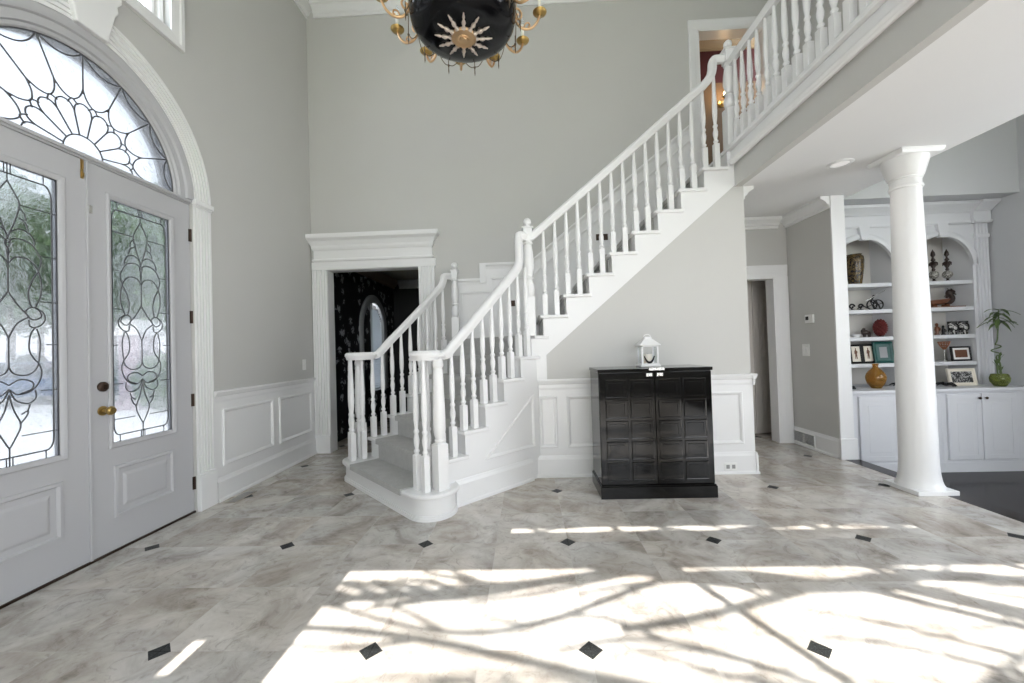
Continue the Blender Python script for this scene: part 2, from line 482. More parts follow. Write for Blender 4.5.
# dark room behind the left doorway
MB().box(-2.65, 1.6, 8.0, 8.1, 0, 2.75).build('wall_dark', M['blackwall'], label='black far wall of the dark room', cat='wall', **SK)
MB().box(1.5, 1.6, 5.05, 8.0, 0, 2.75).build('wall_dark', M['blackwall'], label='black right wall of the dark room', cat='wall', **SK)
MB().box(-2.65, 1.5, 5.05, 8.0, 2.65, 2.75).build('ceiling', M['brownceil'], label='dark brown ceiling of the room behind the doorway', cat='ceiling', **SK)
CR = [(0, 0), (.02, 0), (.02, .03), (.05, .05), (.09, .10), (.12, .13), (.12, .16), (0, .16)]
m = MB(); sweep(m, CR, (-2.65, 5.05, 2.49), (-2.65, 8.0, 2.49), (1, 0, 0)); m.build('trim_4', M['browncrown'], label='brown crown moulding in the dark room', cat='moulding', **SK)
m = MB(); sweep(m, CR, (-2.53, 8.0, 2.49), (1.5, 8.0, 2.49), (0, -1, 0)); m.build('trim_5', M['greycrown'], label='grey crown moulding on the far wall of the dark room', cat='moulding', **SK)
# arched window of that room
w3 = thing('window_3', (-2.65, 6.88, .55), 'narrow arched window with louvred shutter in the dark room', 'window', kind='structure')
yc, rw = (AW[0] + AW[1]) / 2, (AW[1] - AW[0]) / 2
m = MB()
pr = [(rw - .02, -.02), (rw - .02, .02), (rw + .03, .04), (rw + .09, .04), (rw + .12, .02), (rw + .12, 0)]
arc_sweep(m, pr, yc, AW[3], f_left(XL), 0, PI, 28)
for s in (-1, 1):
    m.loops([[f_left(XL)(yc + s * r, z, h) for r, h in pr] for z in (AW[2], AW[3])])
m.build('window_frame', M['greycrown'], w3, 40)
m = MB()
m.box(-2.705, -2.665, yc - .03, yc, AW[2], AW[3] + rw - .012); m.box(-2.705, -2.665, yc + .42, yc + .45, AW[2], AW[3] + .14)
for i in range(34):
    z = AW[2] + .03 + i * .042
    top = AW[3] + .14
    if z < AW[3] + .45:
        w1 = .42 if z < top else math.sqrt(max((rw - .02) ** 2 - (z - AW[3]) ** 2, .0))
        m.cbox((-2.685, yc + w1 / 2, z), (.006, w1, .046), Matrix.Rotation(.42, 3, 'Y'))
m.build('shutter', paint('white_shutter_slats', (.62, .66, .70), .4), w3)
m = MB(); m.prism([(yc - rw + .005, AW[2]), (yc - .03, AW[2]), (yc - .03, AW[3] + rw - .01)] + arc(yc, AW[3], rw - .008, PI * .52, PI, 12), -.05, -.04, f_left(XL))
m.build('pane', M['damask'], w3)

# hall beyond the right doorway
MB().box(2.0, 2.08, 5.05, 6.5, 0, 2.4).build('wall_closet', M['taupe'], label='left wall of the passage behind the narrow doorway', cat='wall', **SK)
MB().box(3.9, 4.0, 5.1, 6.5, 0, 2.4).build('wall_closet', M['taupe'], label='right wall of the passage behind the narrow doorway', cat='wall', **SK)
MB().box(2.08, 3.9, 6.4, 6.5, 0, 2.4).build('wall_closet', M['taupe'], label='end wall of the passage behind the narrow doorway', cat='wall', **SK)
MB().box(2.0, 4.0, 5.05, 6.5, 2.3, 2.4).build('ceiling', M['brownceil'], label='ceiling of the passage behind the narrow doorway', cat='ceiling', **SK)
MB().box(3.16, 4.0, 5.1, 6.5, -.3, 0).build('floor', M['floor'], origin=(0, 0, 0), label='tile floor of the passage', cat='floor', **SK)
d3 = thing('door_3', (3.0, 5.40, 0), 'tall taupe panelled closet door seen through the narrow doorway', 'door', kind='structure')
for (x0, y0, x1, y1) in ((2.35, 5.46, 2.965, 5.36), (2.975, 5.36, 3.45, 5.50)):
    ax = V((x1 - x0, y1 - y0, 0)); L = ax.length; ax.normalize(); nn = V((ax.y, -ax.x, 0))
    fn = lambda a, b, h, p=V((x0, y0, 0)), ax=ax, nn=nn: p + ax * a + nn * h + V((0, 0, b))
    m = MB(); m.box(0, L, .012, 2.03, -.035, 0, lambda a, b, h: fn(a, b, h))
    for b0, b1 in ((.18, .85), (1.0, 1.9)): m.rings(.10, L - .10, b0, b1, [(0, 0), (.0, .002), (.02, -.012), (.05, -.002), (.06, .004)], fn)
    m.build('leaf', M['taupe'], d3)

# upstairs room behind the upper doorway
m = MB(); m.box(1.95, 2.05, 5.05, 5.7, 3.05, 5.5); m.build('wall_upstairs', M['red'], label='deep red side wall of the room upstairs', cat='wall', **SK)
MB().box(2.05, 4.1, 5.60, 5.70, 3.05, 5.5).build('wall_upstairs', M['red'], label='deep red wall with the lit sconce upstairs', cat='wall', **SK)
MB().box(2.05, 4.0, 5.585, 5.60, 3.05, 4.80).build('trim_18', M['tan'], label='tan sheet standing in for sconce light on the red wall upstairs', cat='painted sconce light', **SK)  # thin tan sheet paints the sconce's glow over the red wall
MB().box(4.0, 4.1, 5.05, 5.60, 3.05, 5.5).build('wall_upstairs', M['red'], label='right wall of the room upstairs', cat='wall', **SK)
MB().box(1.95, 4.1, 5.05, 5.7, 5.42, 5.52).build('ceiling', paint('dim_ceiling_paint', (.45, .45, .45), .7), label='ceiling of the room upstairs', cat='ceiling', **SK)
MB().box(1.95, 4.1, 5.05, 5.7, 2.95, 3.05).build('floor', M['plank'], label='floor of the room upstairs', cat='floor', **SK)
m = MB(); sweep(m, CR, (2.17, 5.60, 5.26), (4.0, 5.60, 5.26), (0, -1, 0)); sweep(m, CR, (2.05, 5.05, 5.26), (2.05, 5.6, 5.26), (1, 0, 0))
m.build('trim_6', paint('warm_lit_crown', (.34, .25, .14), .5), label='crown moulding upstairs with warm lamp light in its colour', cat='moulding', **SK)  # yellow of the warm lamp light is put into the crown's colour

# ceiling crown of the entrance hall and of the low hall
CROWN = [(0, 0), (.018, 0), (.018, .035), (.035, .045), (.045, .07), (.085, .11), (.10, .115), (.10, .15), (0, .15)]
m = MB()
sweep(m, CROWN, (-2.55, YB, 5.45), (3.28, YB, 5.45), (0, -1, 0)); sweep(m, CROWN, (XL, -4.2, 5.45), (XL, YB, 5.45), (1, 0, 0))
m.build('trim_7', M['white'], 40 and None, label='white crown moulding under the high ceiling', cat='moulding', **SK)
C2 = [(x, y * .8) for x, y in CROWN]
m = MB()
sweep(m, C2, (2.08, YB, 2.56), (3.05, YB, 2.56), (0, -1, 0)); sweep(m, C2, (3.15, 4.19, 2.56), (3.15, YB, 2.56), (-1, 0, 0))
sweep(m, C2, (2.08, YS + .02, 2.56), (2.08, YB, 2.56), (1, 0, 0))
m.build('trim_8', M['white'], label='white crown moulding in the low hall', cat='moulding', **SK)
# white end board of the thermostat wall
m = MB(); m.box(3.14, 3.275, 4.18, 4.2, 0, 2.68); m.box(3.125, 3.29, 4.16, 4.19, 0, .21)
m.build('trim_9', M['white'], bevel=.004, label='white end board of the thermostat wall', cat='trim', **SK)
BASE = [(0, 0), (.028, 0), (.028, .018), (.018, .028), (.018, .165), (.010, .185), (.006, .20), (0, .20)]
m = MB(); sweep(m, BASE, (3.15, 4.2, 0), (3.15, YB - .001, 0), (-1, 0, 0))
m.build('baseboard_hall', M['white'], label='white baseboard under the thermostat', cat='baseboard', **SK)

# casings ---------------------------------------------------------------
def fluted(m, a0, b0, b1, w, fn, n=5, base=.012, top=.026):
    p = flutes(w, n, base, top)
    m.loops([[fn(a0 + a, b, h) for a, h in p] for b in (b0, b1)])
# left doorway on the back wall with its tall entablature
fb = f_back(YB)
m = MB()
fluted(m, -2.635, .22, 2.265, .185, fb); fluted(m, -1.30, .22, 2.265, .195, fb)
m.box(-2.64, -2.448, 0, .22, 0, .034, fb); m.box(-1.305, -1.10, 0, .22, 0, .034, fb)
m.box(-2.635, -1.085, 2.265, 2.36, 0, .032, fb); 
ENT = [(0, 2.36), (.030, 2.36), (.050, 2.372), (.050, 2.39), (.034, 2.40), (.034, 2.50), (.045, 2.51), (.055, 2.535), (.058, 2.56), (.085, 2.61), (.125, 2.64), (.13, 2.665), (.13, 2.69), (0, 2.69)]
def cornice(m, prof, x0, x1, y, dx=None):
    # moulding on a back wall whose profile also returns at both ends
    ls = []
    a = [V((x0 - h, y, z)) for h, z in prof]; b = [V((x0 - h, y - h, z)) for h, z in prof]
    c = [V((x1 + h, y - h, z)) for h, z in prof]; d = [V((x1 + h, y, z)) for h, z in prof]
    return m.loops([a, b, c, d])
cornice(m, ENT, -2.57, -1.16, YB)
m.box(-2.454, -2.446, 0, 2.265, -.15, .01, fb); m.box(-1.304, -1.296, 0, 2.265, -.15, .01, fb); m.box(-2.45, -1.30, 2.260, 2.268, -.15, .01, fb)
m.build('trim_10', M['white'], label='white fluted casing and cornice around the left doorway', cat='door casing', **SK)
# hall doorway and upper doorway
def casing(name, x0, x1, z0, z1, w, label):
    m = MB()
    p = [(0, 0), (0, .022), (w * .15, .026), (w * .6, .018), (w * .75, .014), (w, .010), (w, 0)]
    for s, x in ((-1, x0), (1, x1)):
        m.loops([[fb(x + s * (w - a), z, h) for a, h in p] for z in (z0, z1 + 0)])
    m.loops([[fb(x, z1 + w - a, h) for a, h in p] for x in (x0 - w, x1 + w)])
    m.box(x0, x0 + .02, z0, z1, -.15, .006, fb); m.box(x1 - .02, x1, z0, z1, -.15, .006, fb); m.box(x0, x1, z1 - .02, z1, -.15, .006, fb)
    m.build(name, M['white'], label=label, cat='door casing', **SK)
casing('trim_11', 2.2, 2.99, 0, 1.98, .14, 'white casing of the narrow hall doorway')
casing('trim_12', 2.19, 3.0, 3.05, 5.025, .11, 'white casing of the upstairs doorway')

# front door surround: fluted pilasters, imposts, fluted arch, keystone
fl = f_left(XL)
ds = thing('trim_13', (XL, DC, 0), 'white fluted arch and pilasters around the front door', 'door casing', kind='structure')
m = MB()
for s in (-1, 1):
    a0 = DC + .767 if s > 0 else DC - .767 - .17
    fluted(m, a0, .30, 2.44, .165, fl, 5, .008, .018)
m.build('pilaster', M['white'], ds)
m = MB()
for s in (-1, 1):
    a0 = DC + .767 if s > 0 else DC - .767 - .17
    m.box(a0 - .002, a0 + .170, 0, .28, 0, .032, fl); m.box(a0 - .002, a0 + .168, .28, .30, 0, .026, fl)
    m.box(a0 - .004, a0 + .172, 2.44, 2.46, 0, .026, fl); m.box(a0 - .008, a0 + .182, 2.46, 2.50, 0, .034, fl)
m.build('plinth', M['white'], ds, bevel=.004)
m = MB(); p = [(.767 + a, h) for a, h in flutes(.168, 5, .008, .018)]
arc_sweep(m, p, DC, DZ, fl, 0, PI, 110); m.build('arch_casing', M['white'], ds, 30)
m = MB()
m.prism([(DC - .09, DZ + .76), (DC + .09, DZ + .76), (DC + .135, DZ + .96), (DC + .16, DZ + 1.0), (DC + .15, DZ + 1.04), (DC + .18, DZ + 1.08), (DC + .18, DZ + 1.12),
         (DC - .18, DZ + 1.12), (DC - .18, DZ + 1.08), (DC - .15, DZ + 1.04), (DC - .16, DZ + 1.0), (DC - .135, DZ + .96)], 0, .045, fl)
m.build('keystone', M['white'], ds, bevel=.008)

# fanlight
w1 = thing('window_1', (XL, DC, DZ), 'half-round leaded fanlight above the double front door', 'window', kind='structure')
m = MB()
arc_sweep(m, [(.622, -.14), (.622, -.03), (.634, -.018), (.652, -.018), (.660, -.004), (.705, -.004), (.714, .008), (.735, .014), (.766, .014), (.766, -.14)], DC, DZ, fl, 0, PI, 56)
m.box(DC - .762, DC + .762, DZ - .035, DZ + .000, -.14, -.012, fl)
m.box(DC - .762, DC + .762, DZ - .022, DZ - .004, -.14, .004, fl)
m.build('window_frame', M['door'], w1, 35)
m = MB(); m.prism(arc(DC, DZ - .004, .626, 0, PI, 48), -.040, -.034, fl); m.build('pane', M['texglass'], w1)
GH = -.030
def came(m, pts, r=.0042, k=6, straight=False):
    P = [fl(a, b, GH) for a, b in pts]
    m.tube(P if straight else smooth_path(P, k), r, 5)
m = MB()
def pol(r, deg): t = math.radians(90 - deg); return (DC + r * math.cos(t), DZ + .004 + r * math.sin(t))
RR = .622
came(m, [pol(.11, d) for d in range(-90, 91, 15)])
came(m, [pol(.618, d) for d in range(-90, 91, 6)], .005)
for k in range(-4, 5):
    d = k * 22.5
    if abs(k) < 4: came(m, [pol(RR, d), pol(.375, d)], straight=True)
    if k < 4:
        c = d + 11.25
        came(m, [pol(RR, d), pol(RR - .045, d + 5), pol(RR - .062, c), pol(RR - .045, d + 17.5), pol(RR, d + 22.5)])
        came(m, [pol(.40, d), pol(.345, d + 3.5), pol(.315, c), pol(.345, d + 19), pol(.40, d + 22.5)])
    # petals share their sides near the hub
    if k < 4: came(m, [pol(.11, d + 11.25), pol(.245, d + 11.25)], straight=True)
    if abs(k) < 4: came(m, [pol(.245, d - 11.25), pol(.275, d - 9.5), pol(.297, d - 6), pol(.308, d), pol(.297, d + 6), pol(.275, d + 9.5), pol(.245, d + 11.25)])
    elif k == -4: came(m, [pol(.308, -90), pol(.297, -84), pol(.275, -80.5), pol(.245, -78.75)])
    else: came(m, [pol(.308, 90), pol(.297, 84), pol(.275, 80.5), pol(.245, 78.75)])
    if k < 4: came(m, [pol(.29, d + 5.5), pol(.318, d + 11.25), pol(.29, d + 17)])
m.build('leading', M['lead'], w1, 60)

# the two door leaves
def lite_curves():
    cs = []
    def c1(*p): cs.append([((x - 18) / 204, (150 + y / 3.795 - 161) / 306) for x, y in p])
    def c2(*p): cs.append([((x - 18) / 204, (300 + y / 3.795 - 161) / 306) for x, y in p])
    c1((18, 110), (45, 150), (65, 190), (50, 250), (30, 300), (18, 328))
    c1((65, 205), (85, 225), (90, 250)); c1((60, 245), (85, 255), (98, 285))
    c1((30, 305), (60, 288), (100, 295), (122, 320), (125, 342))
    c1((20, 350), (40, 330), (80, 328), (120, 345), (150, 390), (150, 410), (140, 440))
    c1((18, 330), (8, 350), (22, 380), (18, 400)); c1((18, 430), (45, 402), (90, 398), (125, 420), (140, 445))
    c1((140, 445), (115, 480), (98, 530), (105, 580), (115, 590)); c1((140, 445), (152, 490), (148, 540), (125, 590))
    c1((18, 400), (18, 470), (18, 535)); c1((18, 535), (50, 580), (100, 630))
    c1((85, 605), (110, 590), (140, 600), (150, 625), (120, 640), (95, 628), (85, 605))
    c1((125, 590), (160, 610), (165, 640), (140, 665), (105, 668), (98, 640))
    c2((100, 60), (50, 90), (18, 145)); c2((18, 145), (18, 200), (18, 255))
    c2((125, 100), (105, 130), (98, 180), (110, 215), (138, 245)); c2((130, 105), (145, 160), (138, 240))
    c2((18, 255), (35, 280), (80, 290), (120, 275), (138, 245)); c2((138, 245), (150, 280), (135, 325), (100, 355), (50, 362), (18, 340))
    c2((18, 325), (60, 305), (110, 318), (108, 345), (60, 360)); c2((20, 345), (45, 385), (95, 400), (125, 380), (122, 350))
    c2((18, 360), (35, 420), (62, 480), (40, 530), (18, 565)); c2((62, 475), (85, 450), (92, 430), (65, 440)); c2((100, 405), (90, 430))
    c2((18, 565), (18, 600), (18, 640))
    return cs
def door_leaf(name, y0, y1, gy0, gy1, label, right):
    d = thing(name, (XL - .02, (y0 + y1) / 2, 0), label, 'door', kind='structure')
    fd = f_left(XL - .02); gz0, gz1 = .687, 2.276
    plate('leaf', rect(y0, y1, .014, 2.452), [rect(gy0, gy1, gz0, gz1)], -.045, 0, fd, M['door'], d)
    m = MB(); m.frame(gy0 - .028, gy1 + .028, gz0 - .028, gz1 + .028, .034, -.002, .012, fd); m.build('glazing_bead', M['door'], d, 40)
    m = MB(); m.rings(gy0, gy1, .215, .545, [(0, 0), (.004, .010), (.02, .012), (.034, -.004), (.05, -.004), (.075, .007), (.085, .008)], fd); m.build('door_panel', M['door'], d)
    m = MB(); m.box(gy0, gy1, gz0, gz1, -.026, -.020, fd); m.build('glass', M['texglass'], d)
    m = MB(); gc = (gy0 + gy1) / 2; hw = (gy1 - gy0) / 2; gh = gz1 - gz0
    def P(s, t): return fd(gc + s * hw, gz1 - t * gh, -.018)
    for c in lite_curves():
        for sg in (-1, 1):
            if sg < 0 and all(abs(s) < .02 for s, t in c): continue
            m.tube(smooth_path([P(sg * s, t) for s, t in c], 5), .0036, 5)
    b = .89; rz = .05
    loop = [(b, .09), (b, .5), (b, .93)] + [(b - .16 * (1 - math.cos(a)), .93 + rz * .8 * math.sin(a)) for a in (.4, .8, 1.2, 1.57)]
    loop += [(-s, t) for s, t in loop[::-1]]
    loop += [(-b, .5)] + [(-(b - .16 * (1 - math.cos(a))), .085 - rz * math.sin(a)) for a in (.0, .4, .8, 1.2, 1.57)] + [(b - .16 * (1 - math.cos(a)), .085 - rz * math.sin(a)) for a in (1.57, 1.2, .8, .4, 0)]
    m.tube([P(s, t) for s, t in loop], .0040, 5, cyc=True)
    for sg in (-1, 1):
        for t in (.13, .29, .45, .60, .76, .905): m.tube([P(sg * (.24 if t in (.13, .905) else .62 if t != .60 else .75), t), P(sg, t)], .0028, 5)
        for s in (.06, .72): m.tube([P(sg * s, 0), P(sg * s, .035)], .0028, 5); m.tube([P(sg * s, .97), P(sg * s, 1)], .0028, 5)
    m.tube([P(0, .0), P(0, .06)], .0028, 5)
    m.tube([P(-.995, .003), P(.995, .003), P(.995, .997), P(-.995, .997)], .004, 5, cyc=True)
    m.build('leading', M['lead'], d, 60)
    Rx = Matrix.Rotation(PI / 2, 3, 'Y')
    if right:
        m = MB(); m.lathe([(.001, 0), (.030, 0), (.030, .006), (.014, .010), (.011, .032), (.020, .040), (.028, .052), (.028, .062), (.020, .072), (.001, .074)], 18, (XL - .02, y0 + .066, .909), Rx)
        m.build('door_knob', M['brass'], d, 40, label='brass door knob')
        m = MB(); m.lathe([(.001, 0), (.031, 0), (.031, .012), (.024, .018), (.001, .019)], 18, (XL - .02, y0 + .066, 1.06), Rx); m.cbox((XL + .008, y0 + .066, 1.06), (.022, .010, .03))
        m.build('deadbolt', M['bronze'], d, 40, label='dark bronze deadbolt with thumb turn')
        m = MB(); m.box(y0 - .004, y0 + .016, 2.135, 2.185, -.004, .010, fd); m.build('strike_plate', M['silver'], d, bevel=.002)
        for z in (.232, .889, 1.549, 2.205):
            m = MB(); m.lathe([(.001, 0), (.007, 0), (.007, .10), (.001, .10)], 10, (XL - .012, y1 + .002, z - .05)); m.box(y1 - .012, y1 + .006, z - .05, z + .05, .0, .004, fd)
            m.build('hinge', M['bronze'], d, 40, label='dark hinge')
    else:
        m = MB(); m.box(y1 - .026, y1 - .012, 2.335, 2.45, 0, .004, fd); m.box(y1 - .024, y1 - .014, 2.345, 2.37, .004, .012, fd); m.lathe([(.001, 0), (.004, 0), (.004, .05), (.001, .05)], 8, (XL - .012, y1 - .019, 2.395))
        m.build('flush_bolt', M['brass'], d, label='brass flush bolt')
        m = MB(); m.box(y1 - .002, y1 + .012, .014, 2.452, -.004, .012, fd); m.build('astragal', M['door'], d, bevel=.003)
    return d
door_leaf('door_1', 1.590, 2.345, 1.768, 2.206, 'white front door leaf with leaded glass on the left, brass flush bolt at its top', False)
door_leaf('door_2', 2.361, 3.104, 2.490, 2.930, 'white front door leaf with leaded glass, brass knob and dark deadbolt', True)
m = MB(); m.box(-2.80, -2.66, 1.585, 3.11, 0, .013); m.build('trim_14', M['bronze'], label='dark threshold under the front door', cat='threshold', **SK)

# high window
w2 = thing('window_2', (XL, DC, UW[2]), 'white framed window high above the front door', 'window', kind='structure')
m = MB()
ps = [(0, 0), (0, .03), (.03, .03), (.04, .022), (.08, .018), (.10, .014), (.10, 0)]
a0, a1, b0, b1 = UW
ls = []
for w, h in ps: ls.append([fl(a0 - .10 + w, b0 - .10 + w, h), fl(a1 + .10 - w, b0 - .10 + w, h), fl(a1 + .10 - w, b1 + .10 - w, h), fl(a0 - .10 + w, b1 + .10 - w, h)])
m.loops(ls, False, False)
m.build('casing', M['white'], w2)
m = MB(); m.frame(a0, a1, b0, b1, .05, -.11, -.04, fl); m.frame(a0 + .05, a1 - .05, b0 + .05, b1 - .05, .035, -.11, -.07, fl); m.box(DC - .02, DC + .02, b0 + .05, b1 - .05, -.12, -.075, fl)
m.build('sash', M['white'], w2)
m = MB(); m.box(a0 + .02, a1 - .02, b0 + .02, b1 - .02, -.112, -.106, fl); m.build('pane', M['clear'], w2)

# wainscots ---------------------------------------------------------------
RAIL = [(0, 0), (.012, 0), (.016, .020), (.016, .05), (.028, .062), (.034, .078), (.040, .085), (.040, .10), (0, .10)]
def panel(m, a0, a1, b0, b1, fn, h=.012):
    m.frame(a0, a1, b0, b1, .034, h, h + .016, fn)
m = MB()
m.box(3.287, YB - .001, 0, .90, 0, .012, fl)
sweep(m, RAIL, (XL, 3.287, .835), (XL, YB - .03, .835), (1, 0, 0)); sweep(m, BASE, (XL + .010, 3.295, 0), (XL + .010, YB - .03, 0), (1, 0, 0))
for a in ((3.37, 4.06), (4.16, 4.80)): panel(m, a[0], a[1], .29, .775, fl)
m.build('baseboard_left', M['white'], label='white panelled wainscot left of the doorway', cat='wainscot', **SK)
fs = f_back(YS + .01)
m = MB()
m.box(.10, 2.085, 0, .88, 0, .012, fs)
sweep(m, RAIL, (.10, YS + .01, .818), (2.08, YS + .01, .818), (0, -1, 0)); sweep(m, RAIL, (2.08, YS - .03, .818), (2.08, YS + .09, .818), (1, 0, 0))
sweep(m, BASE, (.05, YS, 0), (2.08, YS, 0), (0, -1, 0)); sweep(m, BASE, (2.08, YS - .028, 0), (2.08, YS + .09, 0), (1, 0, 0))
for a in ((.10, .27), (.36, 1.10), (1.20, 1.985)): panel(m, a[0], a[1], .275, .76, fs)
m.build('baseboard_stair', M['white'], label='white panelled wainscot behind the black cabinet', cat='wainscot', **SK)
# stepped and raking wainscot up the stairs on the back wall
m = MB()
def zr(x): return 2.275 + .80 * (x - .07)
m.prism([(-.90, .9), (2.075, .9), (2.075, 3.86), (2.06, 3.86), (.07, 2.24), (-.54, 2.24), (-.54, 2.06), (-.90, 2.06)], 0, .012, fb)
RB = [(0, 0), (.012, 0), (.020, .03), (.036, .05), (.036, .075), (0, .075)]
sweep(m, RB, (-.90, YB, 2.015), (-.505, YB, 2.015), (0, -1, 0))
m.box(-.545, -.47, 2.03, 2.26, 0, .036, fb)
sweep(m, RB, (-.545, YB, 2.20), (.08, YB, 2.20), (0, -1, 0))
a = [fb(.07, 2.20 + b, h) for h, b in RB]; b_ = [fb(2.075, zr(2.075) - .075 + b, h) for h, b in RB]; m.loops([a, b_])
sm = [(0, 0), (.030, 0), (.034, .018), (.026, .036), (0, .036)]
for x0, z0, x1, z1 in ((-.80, 1.93, -.42, 1.93), (-.42, 2.10, .10, 2.10), (.10, 2.12, 2.075, 3.70)):
    m.loops([[fb(x0, z0 - .03 + b, h) for h, b in sm], [fb(x1, z1 - .03 + b, h) for h, b in sm]])
m.box(-.80, -.765, 1.4, 1.936, 0, .030, fb); m.box(-.43, -.395, 1.90, 2.106, 0, .030, fb)
m.build('trim_15', M['white'], label='white stepped wainscot rising behind the stairs', cat='wainscot', **SK)
m = MB(); m.box(3.0 + .11, 3.28, 3.05, 3.92, 0, .012, fb); m.build('trim_16', M['white'], label='white wainscot right of the upstairs doorway', cat='wainscot', **SK)
m = MB()
k0 = [(.166 - .06, 1.34), (2.0, 1.34 + 0), (2.0, 3.245), (1.93, 3.245), (.12, 1.70), (-.70, 1.47), (-.70, 1.34)]
m.prism([(-.72, 1.30), (.0, 1.30), (2.0, 2.95), (2.0, 3.245), (1.96, 3.245), (.12, 1.68), (.05, 1.50), (-.72, 1.50)], 0, .03, fb)
m.build('trim_17', M['white'], label='white skirting board along the stairs', cat='stair skirting', **SK)
# ------------------------------------------------------------------ staircase
NU = {1: 1.414, 2: 1.66, 3: 1.875, 4: 2.09, 5: 2.305, 6: 2.52, 7: 2.735}
def NX(k): return .136 + .2215 * (k - 8)
def VL(u): return 3.93 + .09 * (u - 1.75)
VRT, VRS = 2.60, 2.63
def f_uv(z0): return lambda a, b, h: U(a, b, z0 + h)
stair = thing('staircase', tuple(U(1.62, 3.2, 0)), 'white turning staircase with grey carpet runner and bullnose bottom step', 'staircase')
def stadium(r):
    a = [(1.62 + r * math.cos(t), 2.685 + r * math.sin(t)) for t in [PI + PI * i / 14 for i in range(15)]]
    b = [(1.62 + r * math.cos(t), 3.92 + r * math.sin(t)) for t in [PI * i / 14 for i in range(15)]]
    return a + b
m = MB(); m.prism(stadium(.206), R_ - .032, R_, f_uv(0)); m.build('tread', M['white'], stair, 30, bevel=.010)
m = MB(); m.prism(stadium(.176), 0, R_ - .030, f_uv(0)); m.prism(stadium(.192), 0, .024, f_uv(0)); m.prism(stadium(.184), .024, .036, f_uv(0)); m.prism(stadium(.190), R_ - .045, R_ - .031, f_uv(0))
m.build('riser', M['white'], stair, 30)
for k in range(2, 7):
    u0, u1 = NU[k], NU[k + 1] + .05
    m = MB(); m.prism([(u0, VRT), (u1, VRT), (u1, VL(u1) + .03), (u0, VL(u0) + .03)], k * R_ - .030, k * R_, f_uv(0)); m.build('tread', M['white'], stair, bevel=.008)
for k in range(2, 8):
    u0 = NU[k] + .03
    m = MB(); m.prism([(u0, 2.64), (u0 + .02, 2.64), (u0 + .02, VL(u0) - .005), (u0, VL(u0) - .005)], (k - 1) * R_ - .02, k * R_ - .029, f_uv(0)); m.build('riser', M['white'], stair)
# the winding tread at the turn
def xy(u, v): p = U(u, v, 0); return (p.x, p.y)
w7 = [xy(2.735, VRT + .02), xy(2.735, 4.05), xy(3.02, 4.07), (-.72, 4.885), (.22, 4.885), (.22, 3.79)]
w7[3] = (-.72, 4.885)
m = MB(); m.prism(w7, 7 * R_ - .030, 7 * R_, f_floor(0)); m.build('tread', M['white'], stair, bevel=.008)
for k in range(8, 16):
    x0 = NX(k)
    m = MB(); m.box(x0, NX(k + 1) + .05 if k < 15 else 1.935, 3.78, 4.868, k * R_ - .030, k * R_); m.build('tread', M['white'], stair, bevel=.008)
for k in range(8, 17):
    x0 = NX(k) + .03
    m = MB(); m.box(x0, x0 + .02, 3.842, 4.868, (k - 1) * R_ - .02, k * R_ - (.029 if k < 16 else .045)); m.build('riser', M['white'], stair)
# stringers
pts = [(1.70, 0), (1.70, 2 * R_ - .03)]
for k in range(3, 8): pts += [(NU[k] + .03, (k - 1) * R_ - .03), (NU[k] + .03, k * R_ - .03)]
pts += [(2.79, 7 * R_ - .03), (2.79, 0)]
m = MB(); m.prism(pts, -.03, 0, f_str(VRS))
lb = [(x, y) for x, y in BASE]
m.loops([[f_str(VRS)(1.795, y, x) for x, y in lb], [f_str(VRS)(2.655, y, x) for x, y in lb]])
m.build('stringer', M['white'], stair)
tri = [(2.10, .30), (2.70, .30), (2.70, .79)]
def inset_tri(t, d):
    # shrink the triangle towards its incentre
    a, b, c = [V((p[0], p[1])) for p in t]; la, lb_, lc = (b - c).length, (a - c).length, (a - b).length
    I = (a * la + b * lb_ + c * lc) / (la + lb_ + lc); s = (la + lb_ + lc) / 2
    r = math.sqrt((s - la) * (s - lb_) * (s - lc) / s)
    return [tuple(I + (p - I) * (1 - d / r)) for p in (a, b, c)]
m = MB(); m.loops([[f_str(VRS)(a, b, h) for a, b in inset_tri(tri, d)] for d, h in ((0, 0), (0, .012), (.008, .016), (.02, .010), (.028, 0))], False, False)
m.build('stringer_panel', M['white'], stair)
pts = [(1.70, 0), (1.70, 2 * R_ - .03)]
for k in range(3, 8): pts += [(NU[k] + .03, (k - 1) * R_ - .03), (NU[k] + .03, k * R_ - .03)]
pts += [(2.98, 7 * R_ - .03), (2.98, 0)]
m = MB(); m.prism(pts, -.015, .015, lambda a, b, h: U(a, VL(a) - .005 + h, b)); m.build('stringer', M['white'], stair)
pts = [(.045, .90), (.185, .90), (.185, 1.150), (2.0, 2.692), (2.0, 16 * R_ - .045), (NX(16) + .03, 16 * R_ - .045)]
for k in range(15, 7, -1): pts += [(NX(k + 1) + .03, k * R_ - .03), (NX(k) + .03, k * R_ - .03)]
pts += [(.166, 7 * R_ - .03), (.045, 7 * R_ - .03)]
m = MB(); m.prism(pts, -.032, .002, f_back(3.81)); m.build('stringer', M['white'], stair)
